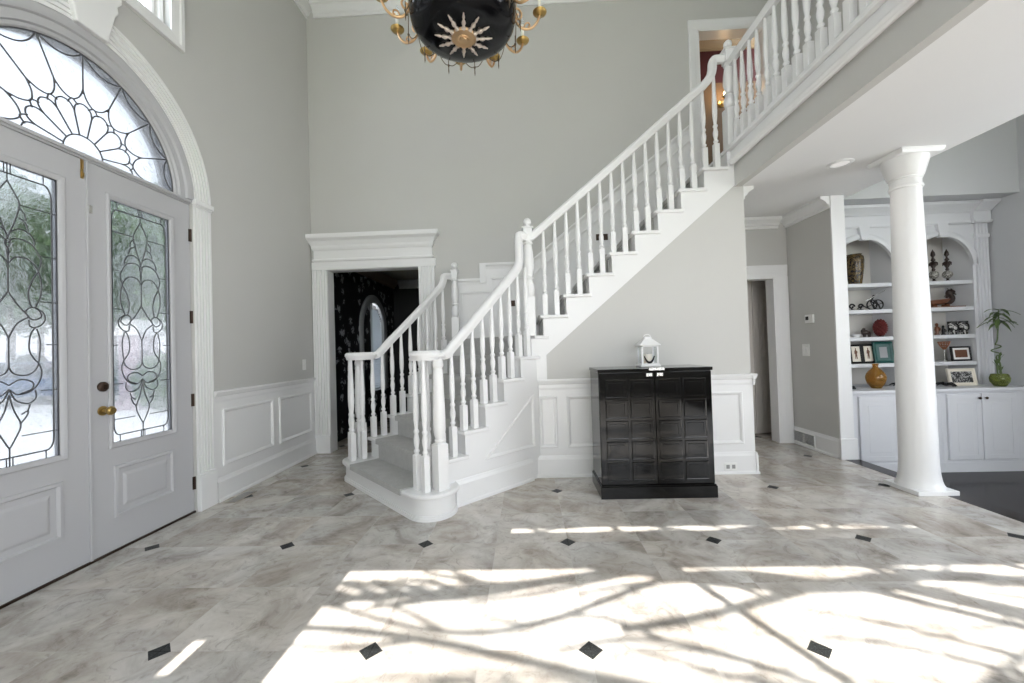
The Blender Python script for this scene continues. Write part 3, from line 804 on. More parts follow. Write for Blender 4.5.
# carpet runner
T = .012; c0, c1 = 2.775, 3.74
m = MB()
m.prism([(1.402, c0), (NU[2] + .03, c0), (NU[2] + .03, c1), (1.402, c1)], R_, R_ + T, f_uv(0)); m.prism([(1.402, c0), (1.414, c0), (1.414, c1), (1.402, c1)], R_ - .034, R_, f_uv(0))
for k in range(2, 7):
    u = NU[k]; c2 = lambda q: c1 + .09 * (q - 1.75)
    for a, b, z0, z1 in ((u - T, NU[k + 1] + .03, k * R_, k * R_ + T), (u - T, u, k * R_ - .034, k * R_), (u + .018, u + .03, (k - 1) * R_, k * R_ - .030)):
        m.prism([(a, c0), (b, c0), (b, c2(b)), (a, c2(a))], z0, z1, f_uv(0))
u = NU[7]
for a, b, z0, z1 in ((u - T, u, 7 * R_ - .034, 7 * R_), (u + .018, u + .03, 6 * R_, 7 * R_ - .03)): m.prism([(a, c0), (b, c0), (b, c1 + .09), (a, c1 + .09)], z0, z1, f_uv(0))
m.prism([xy(u - T, c0), xy(u - T, c1 + .09), xy(2.93, c1 + .12), (-.50, 4.80), (.166, 4.80), (.166, 3.92), (.02, 3.90)], 7 * R_, 7 * R_ + T, f_floor(0))
for k in range(8, 16):
    x = NX(k)
    m.box(x - T, NX(k + 1) + .03, 3.93, 4.80, k * R_, k * R_ + T); m.box(x - T, x, 3.93, 4.80, k * R_ - .034, k * R_); m.box(x + .018, x + .03, 3.93, 4.80, (k - 1) * R_, k * R_ - .03)
x = NX(16); m.box(x + .018, x + .03, 3.93, 4.80, 15 * R_, 16 * R_ - .04)
m.build('carpet_runner', M['carpet'], stair, label='grey loop carpet runner')

# ------------------------------------------------------------------ railings
def baluster(parent, x, y, z0, z1, rot=0.0, block=.20, name='baluster'):
    Rz = Matrix.Rotation(rot, 3, 'Z'); m = MB(); c = (x, y, z0)
    H = z1 - z0; w = .047
    m.cbox((x, y, z0 + block / 2), (w, w, block), Rz)
    L = H - block
    pr = [(.016, block - .002), (.011, block + .012), (.017, block + .024), (.017, block + .032), (.010, block + .044), (.0165, block + .085), (.0175, block + .115), (.011, block + .155),
          (.0165, block + .168), (.0165, block + .178), (.010, block + .190)]
    r0 = block + .190; q = H - r0
    pr += [(.0155, r0 + q * .12), (.0175, r0 + q * .24), (.0165, r0 + q * .38), (.0135, r0 + q * .6), (.0105, r0 + q * .82), (.0095, H)]
    m.lathe([(r * 1.33, z) for r, z in pr], 10, c)
    return m.build(name, M['white'], parent, 50)
def newel(parent, x, y, zs, w=.078, rot=0.0, ball=True, name='newel_post'):
    # zs: base, top of block, foot of cap block, top of cap block
    z0, zb, zc, zt = zs; Rz = Matrix.Rotation(rot, 3, 'Z'); m = MB(); c = (x, y, 0); s = w / .078
    m.cbox((x, y, (z0 + zb) / 2), (w, w, zb - z0), Rz); m.cbox((x, y, zb + .004), (w * .8, w * .8, .008), Rz)
    L = zc - zb
    pr = [(.036, 0), (.026, .03), (.034, .05), (.038, .10), (.041, .17), (.038, .22), (.027, .29), (.025, .31), (.036, .325), (.036, .345), (.026, .365), (.030, .42), (.039, .52), (.040, .58), (.036, .75), (.029, .89), (.026, .93), (.035, .945), (.035, .965), (.026, .985), (.028, 1)]
    if not ball: pr = [(.030, 0), (.026, .02), (.034, .035), (.034, .05), (.027, .065), (.036, .11), (.041, .18), (.041, .32), (.036, .70), (.032, .88), (.028, .90), (.036, .92), (.037, .95), (.030, 1)]
    m.lathe([(r * s, zb + t * L) for r, t in pr], 14, c)
    if ball:
        m.cbox((x, y, (zc + zt) / 2), (w * .82, w * .82, zt - zc), Rz); m.cbox((x, y, zt + .006), (w * 1.05, w * 1.05, .012), Rz)
        m.lathe([(.024, zt + .012), (.018, zt + .022), (.026, zt + .026), (.026, zt + .030), (.014, zt + .036)], 14, c)
        m.sphere((x, y, zt + .036 + .030), .038, 16, 10)
    return m.build(name, M['white'], parent, 45, bevel=0)
HR = (.070, .074, [(-.55, -1), (.55, -1), (.7, -.35), (1, 0), (.95, .55), (.5, .95), (0, 1), (-.5, .95), (-.95, .55), (-1, 0), (-.7, -.35)])
def handrail(parent, path, k=6):
    P = smooth_path([V(p) - V((0, 0, .037)) for p in path], k)
    m = MB(); m.tube(P, 1, sq=HR, up=(0, 0, 1)); return m.build('handrail', M['white'], parent, 50)
def interp(P, u):
    for (a, za), (b, zb) in zip(P, P[1:]):
        if a <= u <= b: return za + (zb - za) * (u - a) / (b - a)
    return P[-1][1] if u > P[-1][0] else P[0][1]

rr = thing('stair_railing', tuple(U(1.6, 2.67, R_)), 'long white stair railing on the side facing the black cabinet', 'stair railing', 'white turned stair railings')
VR = 2.67
VOL = [(1.655, 2.655), (1.595, 2.625), (1.535, 2.66), (1.53, 2.735), (1.58, 2.785), (1.655, 2.765)]
vol = [(1.66, 2.715, 1.222), (1.60, 2.735, 1.222), (1.555, 2.70, 1.222), (1.555, 2.645, 1.222), (1.60, 2.60, 1.222), (1.66, 2.62, 1.222)]
spiral = [(1.60, 2.70), (1.575, 2.685), (1.57, 2.715), (1.60, 2.745), (1.645, 2.735), (1.655, 2.69), (1.62, 2.645), (1.56, 2.63), (1.505, 2.66), (1.49, 2.72), (1.52, 2.785), (1.59, 2.81), (1.665, 2.79), (1.71, 2.74), (1.74, 2.70)]
slopeR = [(1.80, 1.262), (2.026, 1.468), (2.534, 1.952)]
path = [U(u + .018, v - .028, 1.225) for u, v in spiral] + [U(1.78, 2.665, 1.238)] + [U(1.83, VR, 1.285), U(1.92, VR, 1.368), U(2.026, VR, 1.468), U(2.28, VR, 1.710), U(2.50, VR, 1.920), U(2.575, VR, 2.0), U(2.602, VR, 2.06), U(2.608, VR, 2.12), U(2.608, VR, 2.22), U(2.609, VR, 2.29), U(2.618, VR, 2.312), U(2.645, VR, 2.316), U(2.70, VR + .01, 2.316)]
handrail(rr, path, 5)
m = MB(); m.lathe([(.10, 1.170), (.125, 1.176), (.128, 1.19), (.118, 1.205), (.05, 1.215)], 28, U(1.618, 2.687, 0)); m.build('volute_cap', M['white'], rr, 40)
def rz(u, pts=[(1.77, 1.23), (1.83, 1.285), (2.026, 1.468), (2.534, 1.952), (2.575, 2.0), (2.65, 2.03)]): return interp(pts, u) - .045
for k in range(2, 7):
    for d in (.050, .158):
        u = NU[k] + d; p = U(u, VR, 0)
        baluster(rr, p.x, p.y, k * R_, rz(u), PI / 4, .20 if d < .1 else .235)
p = U(1.638, 2.585, 0); newel(rr, p.x, p.y, (R_, .525, 1.155, 1.18), .090, PI / 4, False)
for u, v in ((1.512, 2.705), (1.530, 2.615), (1.615, 2.705)):
    p = U(u, v, 0); baluster(rr, p.x, p.y, R_, 1.185, PI / 4, .26)
newel(rr, .042, 3.828, (7 * R_, 1.70, 2.245, 2.36), .104)
UR = [(.04, 2.305), (.10, 2.342), (.363, 2.556), (1.01, 3.085), (1.663, 3.624), (1.775, 3.722), (1.825, 3.79), (1.842, 3.85), (1.846, 3.90), (1.862, 3.938), (1.90, 3.945), (1.98, 3.945)]
handrail(rr, [V((x, 3.84, z)) for x, z in UR])
for k in range(8, 16):
    for d in (.055, .166):
        x = NX(k) + d; baluster(rr, x, 3.84, k * R_, interp(UR[:8] + [(1.9, 3.9)], x) - .045, 0, .20 if d < .1 else .235)
newel(rr, 1.995, 3.835, (3.05, 3.42, 3.86, 3.975), .104)

lr = thing('stair_railing', tuple(U(1.6, 3.87, R_)), 'short white stair railing in front of the left doorway', 'stair railing', 'white turned stair railings')
def vl(u): return 3.905 + .01 * (u - 1.75)
path = [U(u, 6.63 - v, 1.228) for u, v in spiral] + [U(1.77, 3.905, 1.242)] + [U(u, vl(u), z) for u, z in ((1.83, 1.295), (1.92, 1.385), (2.15, 1.60), (2.396, 1.836), (2.50, 1.94), (2.555, 2.0), (2.582, 2.06), (2.588, 2.09), (2.60, 2.115), (2.64, 2.125), (2.70, 2.125))]
handrail(lr, path, 5)
m = MB(); m.lathe([(.10, 1.172), (.125, 1.178), (.128, 1.192), (.118, 1.207), (.05, 1.217)], 28, U(1.60, 3.915, 0)); m.build('volute_cap', M['white'], lr, 40)
for k in range(2, 7):
    for d in (.050, .158):
        u = NU[k] + d; p = U(u, vl(u), 0)
        if u < 2.66: baluster(lr, p.x, p.y, k * R_, interp([(1.70, 1.235), (1.77, 1.242), (1.83, 1.295), (2.396, 1.836), (2.555, 2.0), (2.7, 2.1)], u) - .045, PI / 4, .20 if d < .1 else .235)
p = U(1.615, 4.0, 0); newel(lr, p.x, p.y, (R_, .525, 1.155, 1.18), .090, PI / 4, False)
for u, v in ((1.495, 3.895), (1.515, 3.985), (1.60, 3.895)):
    p = U(u, v, 0); baluster(lr, p.x, p.y, R_, 1.185, PI / 4, .26)
p = U(2.725, 3.885, 0); newel(lr, p.x, p.y, (7 * R_, 1.60, 2.06, 2.15), .084)

br = thing('balcony_railing', (1.995, 2.2, 3.05), 'white balcony railing along the upper floor edge', 'railing')
handrail(br, [V((1.995, 3.80, 3.885)), V((1.995, 2.0, 3.885)), V((1.995, .2, 3.885))], 2)
y = 3.722
while y > .3:
    baluster(br, 1.995, y, 3.05, 3.845, 0, .20); y -= .1165
# ------------------------------------------------------------------ column
col = thing('column', (3.09, 3.33, 0), 'round white column with flared base at the edge of the tile floor', 'column')
cx, cy = 3.095, 3.33
m = MB(); m.box(cx - .152, cx + .152, cy - .152, cy + .152, 0, .035); m.build('plinth', M['white'], col, bevel=.004)
m = MB(); m.lathe([(.150, .035), (.148, .045), (.139, .06), (.130, .09), (.124, .13), (.120, .18), (.117, .24)], 40, (cx, cy, 0)); m.build('base', M['white'], col, 40)
m = MB(); m.lathe([(.117, .24), (.115, .9), (.110, 1.4), (.101, 2.0), (.094, 2.40)], 40, (cx, cy, 0)); m.build('shaft', M['white'], col, 40)
m = MB(); m.lathe([(.094, 2.40), (.104, 2.405), (.107, 2.415), (.104, 2.425), (.096, 2.43), (.096, 2.475), (.104, 2.48), (.104, 2.492), (.112, 2.50), (.124, 2.54), (.138, 2.59), (.146, 2.62), (.146, 2.642)], 40, (cx, cy, 0))
ls = [[V((cx + sx * r, cy + sy * r, z)) for sx, sy in ((-1, -1), (1, -1), (1, 1), (-1, 1))] for r, z in ((.148, 2.642), (.156, 2.650), (.162, 2.668), (.162, 2.68))]
m.loops(ls); m.build('capital', M['white'], col, 40)

# ------------------------------------------------------------------ black cabinet
CX0, CX1, CY0, CY1, CH = .568, 1.456, 3.235, 3.66, 1.03
cab = thing('cabinet', (1.01, 3.44, 0), 'black lacquered two-door cabinet with square panels against the stair wall', 'cabinet')
m = MB(); m.box(CX0, CX1, CY0 + .02, CY1, .10, CH - .025); m.build('body', M['black'], cab, bevel=.003)
m = MB(); m.box(CX0 - .012, CX1 + .012, CY0 - .012, CY1, 0, .095); m.box(CX0 - .006, CX1 + .006, CY0 - .006, CY1, .095, .105); m.build('plinth', M['black'], cab, bevel=.004)
m = MB(); m.box(CX0 - .008, CX1 + .008, CY0 - .008, CY1, CH - .027, CH); m.build('top', M['black'], cab, bevel=.004)
fc = f_back(CY0 + .02)
for i, (a0, a1) in enumerate(((CX0 + .003, 1.008), (1.012, CX1 - .003))):
    m = MB(); b0, b1 = .112, CH - .032
    m.box(a0, a1, b0, b1, 0, .018, fc)
    d = m.build('door', M['black'], cab, bevel=.002)
    wl, wr = (.052, .026) if i == 0 else (.026, .052)
    m = MB(); g = .034; pw = (a1 - a0 - wl - wr - g) / 2; ph = (b1 - b0 - .04 - .06 - 4 * g) / 5
    for c in range(2):
        for r in range(5):
            x0 = a0 + wl + c * (pw + g); z0 = b0 + .04 + r * (ph + g)
            m.frame(x0 - .008, x0 + pw + .008, z0 - .008, z0 + ph + .008, .012, .016, .0205, fc)
            m.rings(x0 + .004, x0 + pw - .004, z0 + .004, z0 + ph - .004, [(0, .0165), (.010, .0165), (.018, .0195), (.022, .0195)], fc)
    m.build('door_panels', M['black'], d)
    xc = 1.01 + (-.042 if i == 0 else .042)
    m = MB(); m.box(xc - .024, xc + .024, .965, .992, .018, .022, fc); m.lathe([(.001, 0), (.009, 0), (.007, .012), (.001, .013)], 12, (xc, CY0 - .002, .975), Matrix.Rotation(PI / 2, 3, 'X'))
    m.build('lock_plate', M['silver'], d, bevel=.001, label='small silver lock plate')
m = MB(); m.box(.965, 1.085, CH - .016, CH + .004, .0225 + .007, .0225 + .012, fc); m.box(.965, 1.085, CY0 - .012, CY0 + .02, CH, CH + .004)
for x in (.985, 1.025, 1.065): m.lathe([(.001, 0), (.004, 0), (.003, .003), (.001, .003)], 8, (x, CY0 - .016, CH - .006), Matrix.Rotation(PI / 2, 3, 'X'))
m.build('hasp', M['silver'], cab, label='silver hasp over the front edge')

# lantern with its candle
LX, LY = 1.035, 3.48; LW = .068
lan = thing('lantern', (LX, LY, CH), 'small white metal lantern standing on the black cabinet', 'lantern')
m = MB(); m.cbox((LX, LY, CH + .011), (.165, .165, .016)); m.cbox((LX, LY, CH + .024), (.15, .15, .010)); m.build('base', M['white'], lan, bevel=.002)
for sx in (-1, 1):
    for sy in (-1, 1):
        m = MB(); m.cbox((LX + sx * .064, LY + sy * .064, CH + .105), (.014, .014, .155)); m.build('post', M['white'], lan)
m = MB()
for sy in (-1, 1):
    m.cbox((LX, LY + sy * .064, CH + .177), (.142, .014, .012)); m.cbox((LX + sy * .064, LY, CH + .177), (.014, .142, .012))
ls = [[V((LX + sx * r, LY + sy * r, CH + z)) for sx, sy in ((-1, -1), (1, -1), (1, 1), (-1, 1))] for r, z in ((.086, .180), (.088, .186), (.060, .212), (.034, .236), (.030, .240), (.030, .250), (.018, .256))]
m.loops(ls); m.build('roof', M['white'], lan)
m = MB(); pts = [V((LX + .03 * math.cos(t), LY, CH + .254 + .022 * math.sin(t))) for t in [PI * i / 10 for i in range(11)]]; m.tube(pts, .003, 6); m.build('handle', M['white'], lan, 50)
for s in (-1, 1): m = MB(); m.cbox((LX + s * .0665, LY, CH + .10), (.002, .114, .142)); m.build('glass_pane', M['clear'], lan)
can = thing('candle', (LX, LY, CH + .029), 'ivory candle inside the white lantern', 'candle')
m = MB(); m.lathe([(.001, 0), (.036, 0), (.037, .004), (.037, .075), (.033, .079), (.012, .074), (.001, .073)], 20, (LX, LY, CH + .029)); m.build('wax', M['candle'], can, 40)
m = MB(); m.tube([(LX, LY, CH + .10), (LX + .001, LY, CH + .116)], .0012, 5); m.build('wick', M['iron'], can)
gar = MB(); P = [V((LX - .040 * math.sin(t) , LY - .048, CH + .085 - .052 * math.cos(t * .98))) for t in [-1.75 + 3.5 * i / 14 for i in range(15)]]
P = [V((LX + q * .042, LY - .046 - .004 * (1 - abs(q)), CH + .037 + .055 * abs(q) ** 2.4)) for q in [-1 + 2 * i / 14 for i in range(15)]]
gar.tube(smooth_path(P, 3), [.005 + .005 * math.sin(PI * min(1, i / 42)) for i in range(43)], 8)
gar.build('ribbon', M['iron'], None, 60, label='black curved ribbon in front of the candle in the lantern', cat='ribbon')

# ------------------------------------------------------------------ chandelier
HX, HY, HZ = -.322, 2.39, 3.115
ch = thing('chandelier', (HX, HY, HZ), 'black bowl chandelier with gilded sunburst and candle arms', 'chandelier')
prof = [(.002, 0), (.05, .001), (.11, .004), (.19, .013), (.25, .027), (.288, .050), (.312, .088), (.323, .15), (.325, .25)]
m = MB(); m.lathe(prof, 48, (HX, HY, HZ)); m.build('bowl', M['blacklac'], ch, 50)
m = MB(); m.lathe([(.323, .238), (.335, .242), (.339, .256), (.335, .272), (.323, .276), (.300, .276)], 48, (HX, HY, HZ)); m.lathe([(.324, .205), (.329, .210), (.324, .215)], 48, (HX, HY, HZ)); m.build('rim', M['gold'], ch, 50)
med = MB(); med.lathe([(.002, -.020), (.016, -.020), (.020, -.013), (.030, -.016), (.036, -.010), (.050, -.014), (.060, -.008), (.072, -.010), (.078, -.002), (.078, .006), (.002, .006)], 30, (HX, HY, HZ)); med = med.build('medallion', M['gold'], ch, 50)
for i in range(12):
    a = 2 * PI * i / 12 + .15; ca, sa = math.cos(a), math.sin(a)
    m = MB(); P = []; rr_ = []
    for j in range(11):
        t = j / 10; r = .075 + .098 * t
        z = interp([(x, y) for x, y in prof], r) - .006
        P.append((HX + ca * r, HY + sa * r, HZ + z)); rr_.append((.015, .011, .006, .012, .014, .010, .005, .009, .0075, .005, .004)[j])
    m.tube(P, rr_, 8); m.build('ray', paint('pale_gilding', (.72, .62, .55), .4, .1, metal=.7) if i == 0 else bpy.data.materials['pale_gilding'], med, 60)
for i in range(12):
    a = math.radians(90 - (19 + 30 * i)); ca, sa = math.cos(a), math.sin(a)
    def A(r, z): return V((HX + ca * r, HY + sa * r, HZ + z - .028))
    m = MB()
    m.tube(smooth_path([A(.300, .225), A(.325, .155), A(.365, .118), A(.415, .122), A(.452, .155), A(.470, .190), A(.478, .212)], 5), .008, 8)
    m.tube(smooth_path([A(.312, .24), A(.345, .235), A(.362, .205), A(.350, .175), A(.330, .178), A(.330, .200), A(.342, .202)], 4), .0065, 7)
    m.tube(smooth_path([A(.372, .120), A(.385, .150), A(.405, .156), A(.412, .140), A(.402, .130)], 4), .005, 6)
    m.sphere(A(.308, .222), .020, 10, 6)
    arm = m.build('arm', M['gold'], ch, 60)
    m = MB(); c = A(.478, 0); m.lathe([(.006, .205), (.012, .212), (.030, .216), (.042, .226), (.044, .232), (.040, .231), (.028, .222), (.014, .222), (.014, .245), (.011, .247), (.002, .246)], 16, c); m.build('candle_cup', M['brass'], arm, 50)
    m = MB(); m.lathe([(.002, .246), (.0105, .246), (.0105, .335), (.008, .338), (.002, .338)], 12, c); m.build('candle_sleeve', M['candle'], arm, 50)
    m = MB(); m.lathe([(.002, .338), (.006, .340), (.010, .356), (.008, .372), (.002, .392)], 10, c); m.build('bulb', M['clear'], arm, 60)
    b = math.radians(90 - (34 + 30 * i)); cb, sb = math.cos(b), math.sin(b)
    # thin swag between arms with a dark arrow drop
    m = MB(); e = math.radians(90 - (49 + 30 * i))
    p0 = A(.325, .16); p2 = V((HX + math.cos(e) * .325, HY + math.sin(e) * .325, HZ + .132)); p1 = V((HX + cb * .345, HY + sb * .345, HZ + .062))
    dz = V((0, 0, -.032))
    for qa, qb in ((p0, p1), (p1, p2)): m.tube(smooth_path([qa, qa * .72 + qb * .28 + dz * .85, qa * .45 + qb * .55 + dz, qa * .2 + qb * .8 + dz * .7, qb], 5), .0026, 6)
    m.lathe([(.001, -.065), (.004, -.045), (.003, -.02), (.008, -.004), (.003, .004), (.0025, .05), (.001, .05)], 8, p1); m.build('swag', M['swag'], ch, 60, label='dark wire swag with an arrow drop')
m = MB(); m.tube([(HX, HY, HZ + .24), (HX, HY, HZ + .62)], .014, 10); m.lathe([(.014, .3), (.05, .34), (.03, .40), (.014, .45)], 16, (HX, HY, HZ)); m.build('stem', M['gold'], ch, 50)
m = MB()
for i in range(38):
    z = HZ + .63 + i * .05; q = i % 2
    P = [V((HX + (.016 * math.cos(t) if q else 0), HY + (0 if q else .016 * math.cos(t)), z + .034 * math.sin(t))) for t in [2 * PI * j / 12 for j in range(12)]]
    m.tube(P, .004, 5, cyc=True)
m.lathe([(.008, 5.53), (.07, 5.545), (.075, 5.598), (.002, 5.599)], 20, (HX, HY, 0)); m.build('chain', M['gold'], ch, 50)

# ------------------------------------------------------------------ small fittings
t = thing('light_switch', (XL, 4.68, 1.10), 'white light switch on the grey wall above the left wainscot', 'light switch')
m = MB(); m.box(4.645, 4.715, 1.04, 1.165, 0, .006, fl); m.build('plate', M['plastic'], t, bevel=.002)
m = MB(); m.box(4.670, 4.690, 1.075, 1.13, .006, .011, fl); m.build('rocker', M['plastic'], t)
fr = f_right(3.15)
t = thing('light_switch', (3.15, 4.64, 1.10), 'white light switch below the thermostat on the hall wall', 'light switch')
m = MB(); m.box(4.585, 4.700, 1.035, 1.17, 0, .006, fr); m.build('plate', M['plastic'], t, bevel=.002)
for y in (4.62, 4.665): m = MB(); m.box(y - .013, y + .013, 1.07, 1.135, .006, .011, fr); m.build('rocker', M['plastic'], t)
t = thing('thermostat', (3.15, 4.555, 1.40), 'white thermostat with a small dark display on the hall wall', 'thermostat')
m = MB(); m.box(4.49, 4.615, 1.40, 1.495, 0, .022, fr); m.build('body', M['plastic'], t, bevel=.004)
m = MB(); m.box(4.555, 4.60, 1.435, 1.475, .022, .024, fr); m.build('display', M['iron'], t)
t = thing('air_vent', (3.15, 4.72, .02), 'grey slatted wall vent in the hall baseboard', 'air vent')
m = MB(); m.frame(4.535, 4.895, .025, .165, .018, .018, .026, fr); m.box(4.705, 4.725, .035, .155, .018, .026, fr); m.build('frame', M['plastic'], t)
m = MB()
for i in range(9): m.cbox((3.15 - .022, 4.715, .046 + i * .0125), (.010, .32, .004), Matrix.Rotation(.5, 3, 'Y'))
m.build('louvre', M['ventdark'], t)
t = thing('power_outlet', (1.85, YS - .02, .04), 'white double socket in the baseboard right of the black cabinet', 'power outlet')
fo = f_back(YS - .018)
m = MB(); m.box(1.79, 1.905, .035, .105, 0, .005, fo); m.build('plate', M['plastic'], t, bevel=.002)
for x in (1.822, 1.873):
    m = MB(); m.box(x - .015, x + .015, .052, .088, .005, .008, fo); s = m.build('socket', M['ventdark'], t, bevel=.002)
for x0, x1, z0, z1, l in ((.884, 1.026, 2.50, 2.575, 'dark bronze step light high on the wall beside the upper flight'), (-.20, -.072, 1.735, 1.805, 'dark bronze step light on the wall at the stair turn')):
    t = thing('step_light', ((x0 + x1) / 2, YB - .012, z0), l, 'step light')
    f2 = f_back(YB - .012)
    m = MB(); m.frame(x0, x1, z0, z1, .012, 0, .010, f2); m.build('frame', M['bronze'], t)
    m = MB(); m.box(x0 + .008, x1 - .008, z0 + .008, z1 - .008, 0, .004, f2)
    for i in range(4): m.cbox(((x0 + x1) / 2, YB - .020, z0 + .016 + i * .014), (x1 - x0 - .02, .006, .004))
    m.build('louvre', M['bronze'], t)
t = thing('floor_register', (-2.52, 3.40, 0), 'beige floor register beside the left wainscot', 'floor register')
m = MB(); m.box(-2.575, -2.475, 3.29, 3.56, 0.0005, .004); m.build('frame', paint('beige_grille', (.42, .37, .31), .4), t)
m = MB()
for i in range(14): m.box(-2.565, -2.485, 3.302 + i * .018, 3.311 + i * .018, .004, .006)
m.build('slat', M['ventdark'], t)
t = thing('ceiling_light', (2.66, 3.42, 2.68), 'round recessed ceiling light under the balcony', 'ceiling light')
m = MB(); m.lathe([(.062, -.004), (.066, -.010), (.088, -.008), (.094, 0), (.062, 0)], 32, (2.66, 3.42, 2.68), cap=False); m.build('trim_ring', M['white'], t, 50)
m = MB(); m.lathe([(.002, -.003), (.05, -.004), (.064, -.002), (.064, -.001), (.002, -.001)], 24, (2.66, 3.42, 2.68)); m.build('lens', m_emit('lens_glow', (1, .97, .93), .62), t, 50)
# sconce upstairs
t = thing('wall_sconce', (2.72, 6.5, 4.2), 'lit brass wall sconce in the red room upstairs', 'wall sconce')
sx, sz = 2.785, 4.50
t.location = (sx, 5.585, sz); ORG[t] = V((sx, 5.585, sz))
m = MB(); m.lathe([(.001, 0), (.05, 0), (.045, .015), (.02, .02), (.001, .022)], 16, (sx, 5.584, sz), Matrix.Rotation(PI / 2, 3, 'X')); m.tube(smooth_path([(sx, 5.57, sz), (sx, 5.51, sz - .05), (sx, 5.47, sz - .02), (sx, 5.47, sz + .03)], 5), .008, 8)
m.lathe([(.004, .02), (.03, .03), (.035, .04), (.004, .045)], 12, (sx, 5.47, sz)); m.build('bracket', M['brass'], t, 50)
m = MB(); m.lathe([(.002, .04), (.012, .045), (.018, .07), (.012, .095), (.002, .115)], 12, (sx, 5.47, sz)); m.build('bulb', M['bulb'], t, 60)

# ------------------------------------------------------------------ built-in bookcase
YU, YC = 4.65, 4.35; ZC = .665
fu = f_back(YU)
K = [3.826, 4.674]; HW, ZSP = .332, 2.0
bk = thing('bookcase', (4.25, YU, ZC), 'white built-in bookcase with two arched bays behind the column', 'bookcase')
def bay(c): return [(c - HW, ZC + .002), (c + HW, ZC + .002)] + arc(c, ZSP, HW, 0, PI, 28)
plate('face_frame', rect(3.30, 5.17, ZC, 2.60), [bay(c) for c in K], -.022, 0, fu, M['cabwhite'], bk)
m = MB(); m.box(3.30, 5.17, 4.965, 4.985, ZC, 2.60); m.build('back_panel', paint('pale_greige_panel', (.66, .64, .60), .6), bk)
for x0, x1 in ((3.48, K[0] - HW), (K[0] + HW, K[1] - HW), (K[1] + HW, 5.16)):
    m = MB(); m.box(x0, x1, YU + .022, 4.965, ZC, 2.45); m.build('side_panel', M['cabwhite'], bk)
for c in K:
    for z in (.925, 1.225, 1.535, 1.832):
        m = MB(); m.box(c - HW, c + HW, YU + .008, 4.965, z - .042, z); m.build('shelf', M['cabwhite'], bk, bevel=.003)
    m = MB(); pr = [(HW, -.005), (HW, .012), (HW + .018, .020), (HW + .045, .020), (HW + .06, .010), (HW + .06, 0)]
    arc_sweep(m, pr, c, ZSP, fu, 0, PI, 32)
    m.build('arch_moulding', M['cabwhite'], bk, 40)
    m = MB(); m.prism([(c - .035, ZSP + HW - .012), (c + .035, ZSP + HW - .012), (c + .060, 2.47), (c - .060, 2.47)], 0, .035, fu); m.box(c - .042, c + .042, ZSP + HW - .02, ZSP + HW - .004, 0, .045, fu)
    m.build('keystone', M['cabwhite'], bk, bevel=.004)
m = MB()
BC = [(0, 2.455), (.02, 2.455), (.03, 2.47), (.03, 2.485), (.014, 2.49), (.014, 2.585), (.03, 2.59), (.045, 2.61), (.085, 2.64), (.115, 2.655), (.12, 2.685), (0, 2.685)]
sweep(m, BC, (3.30, YU, 0), (5.06, YU, 0), (0, -1, 0)); sweep(m, [(h + .03, z) for h, z in BC[:-1]] + [(0, 2.685), (0, 2.455)], (4.99, YU, 0), (5.18, YU, 0), (0, -1, 0))
m.build('crown', M['cabwhite'], bk)
m = MB(); fluted(m, 5.035, ZC, 2.455, .13, fu, 3, .010, .020); m.box(5.025, 5.175, 2.30, 2.335, 0, .028, fu); m.build('pilaster', M['cabwhite'], bk)

cb = MB(); cb.box(3.30, 5.188, 4.318, YU + .0, ZC - .035, ZC); cb.build('countertop', M['cabwhite'], None, bevel=.006, label='white counter top below the bookcase', cat='counter')
fcab = f_back(YC)
def base_cab(x0, x1, doors, label):
    b = thing('base_cabinet', ((x0 + x1) / 2, YC, -.20), label, 'cabinet')
    m = MB(); m.box(x0, x1, YC, 4.64, -.20, ZC - .036); m.build('body', M['cabwhite'], b)
    m = MB(); m.box(x0, x1, -.20, -.10, 0, .014, fcab); m.box(x0, x1, -.10, -.085, 0, .008, fcab); m.build('kickboard', M['cabwhite'], b)
    for a0, a1, side in doors:
        z0, z1 = -.075, .605
        m = MB(); m.box(a0, a1, z0, z1, .001, .018, fcab); m.rings(a0 + .002, a1 - .002, z0 + .002, z1 - .002, [(0, .018), (.006, .021), (.050, .021), (.056, .008), (.066, .007), (.092, .020), (.098, .020)], fcab)
        d = m.build('door', M['cabwhite'], b)
        xk = a1 - .03 if side > 0 else a0 + .03
        m = MB(); m.lathe([(.003, .018), (.006, .03), (.013, .036), (.014, .042), (.008, .049), (.001, .050)], 12, (xk, YC, .562), Matrix.Rotation(PI / 2, 3, 'X')); m.build('knob', M['bronze'], d, 50, label='small dark bronze knob')
base_cab(3.32, 4.30, ((3.455, 3.862, 1), (3.868, 4.265, -1)), 'white base cabinet left of and behind the column')
base_cab(4.302, 5.185, ((4.345, 4.682, 1), (4.688, 5.03, -1)), 'white two-door base cabinet right of the column')

# ------------------------------------------------------------------ things on the shelves
S1, S2z, S3, S4 = 1.832, 1.535, 1.225, .925
YM = 4.78
o = thing('vase', (3.83, YM, S1), 'tall dark vase with gold pattern on the top left shelf', 'vase')
m = MB(); m.lathe([(.002, 0), (.058, 0), (.061, .01), (.074, .10), (.085, .20), (.089, .28), (.084, .325), (.070, .34), (.066, .345), (.070, .355), (.064, .355), (.058, .34), (.002, .30)], 28, (3.83, YM, S1)); m.build('body', M['vase'], o, 50)
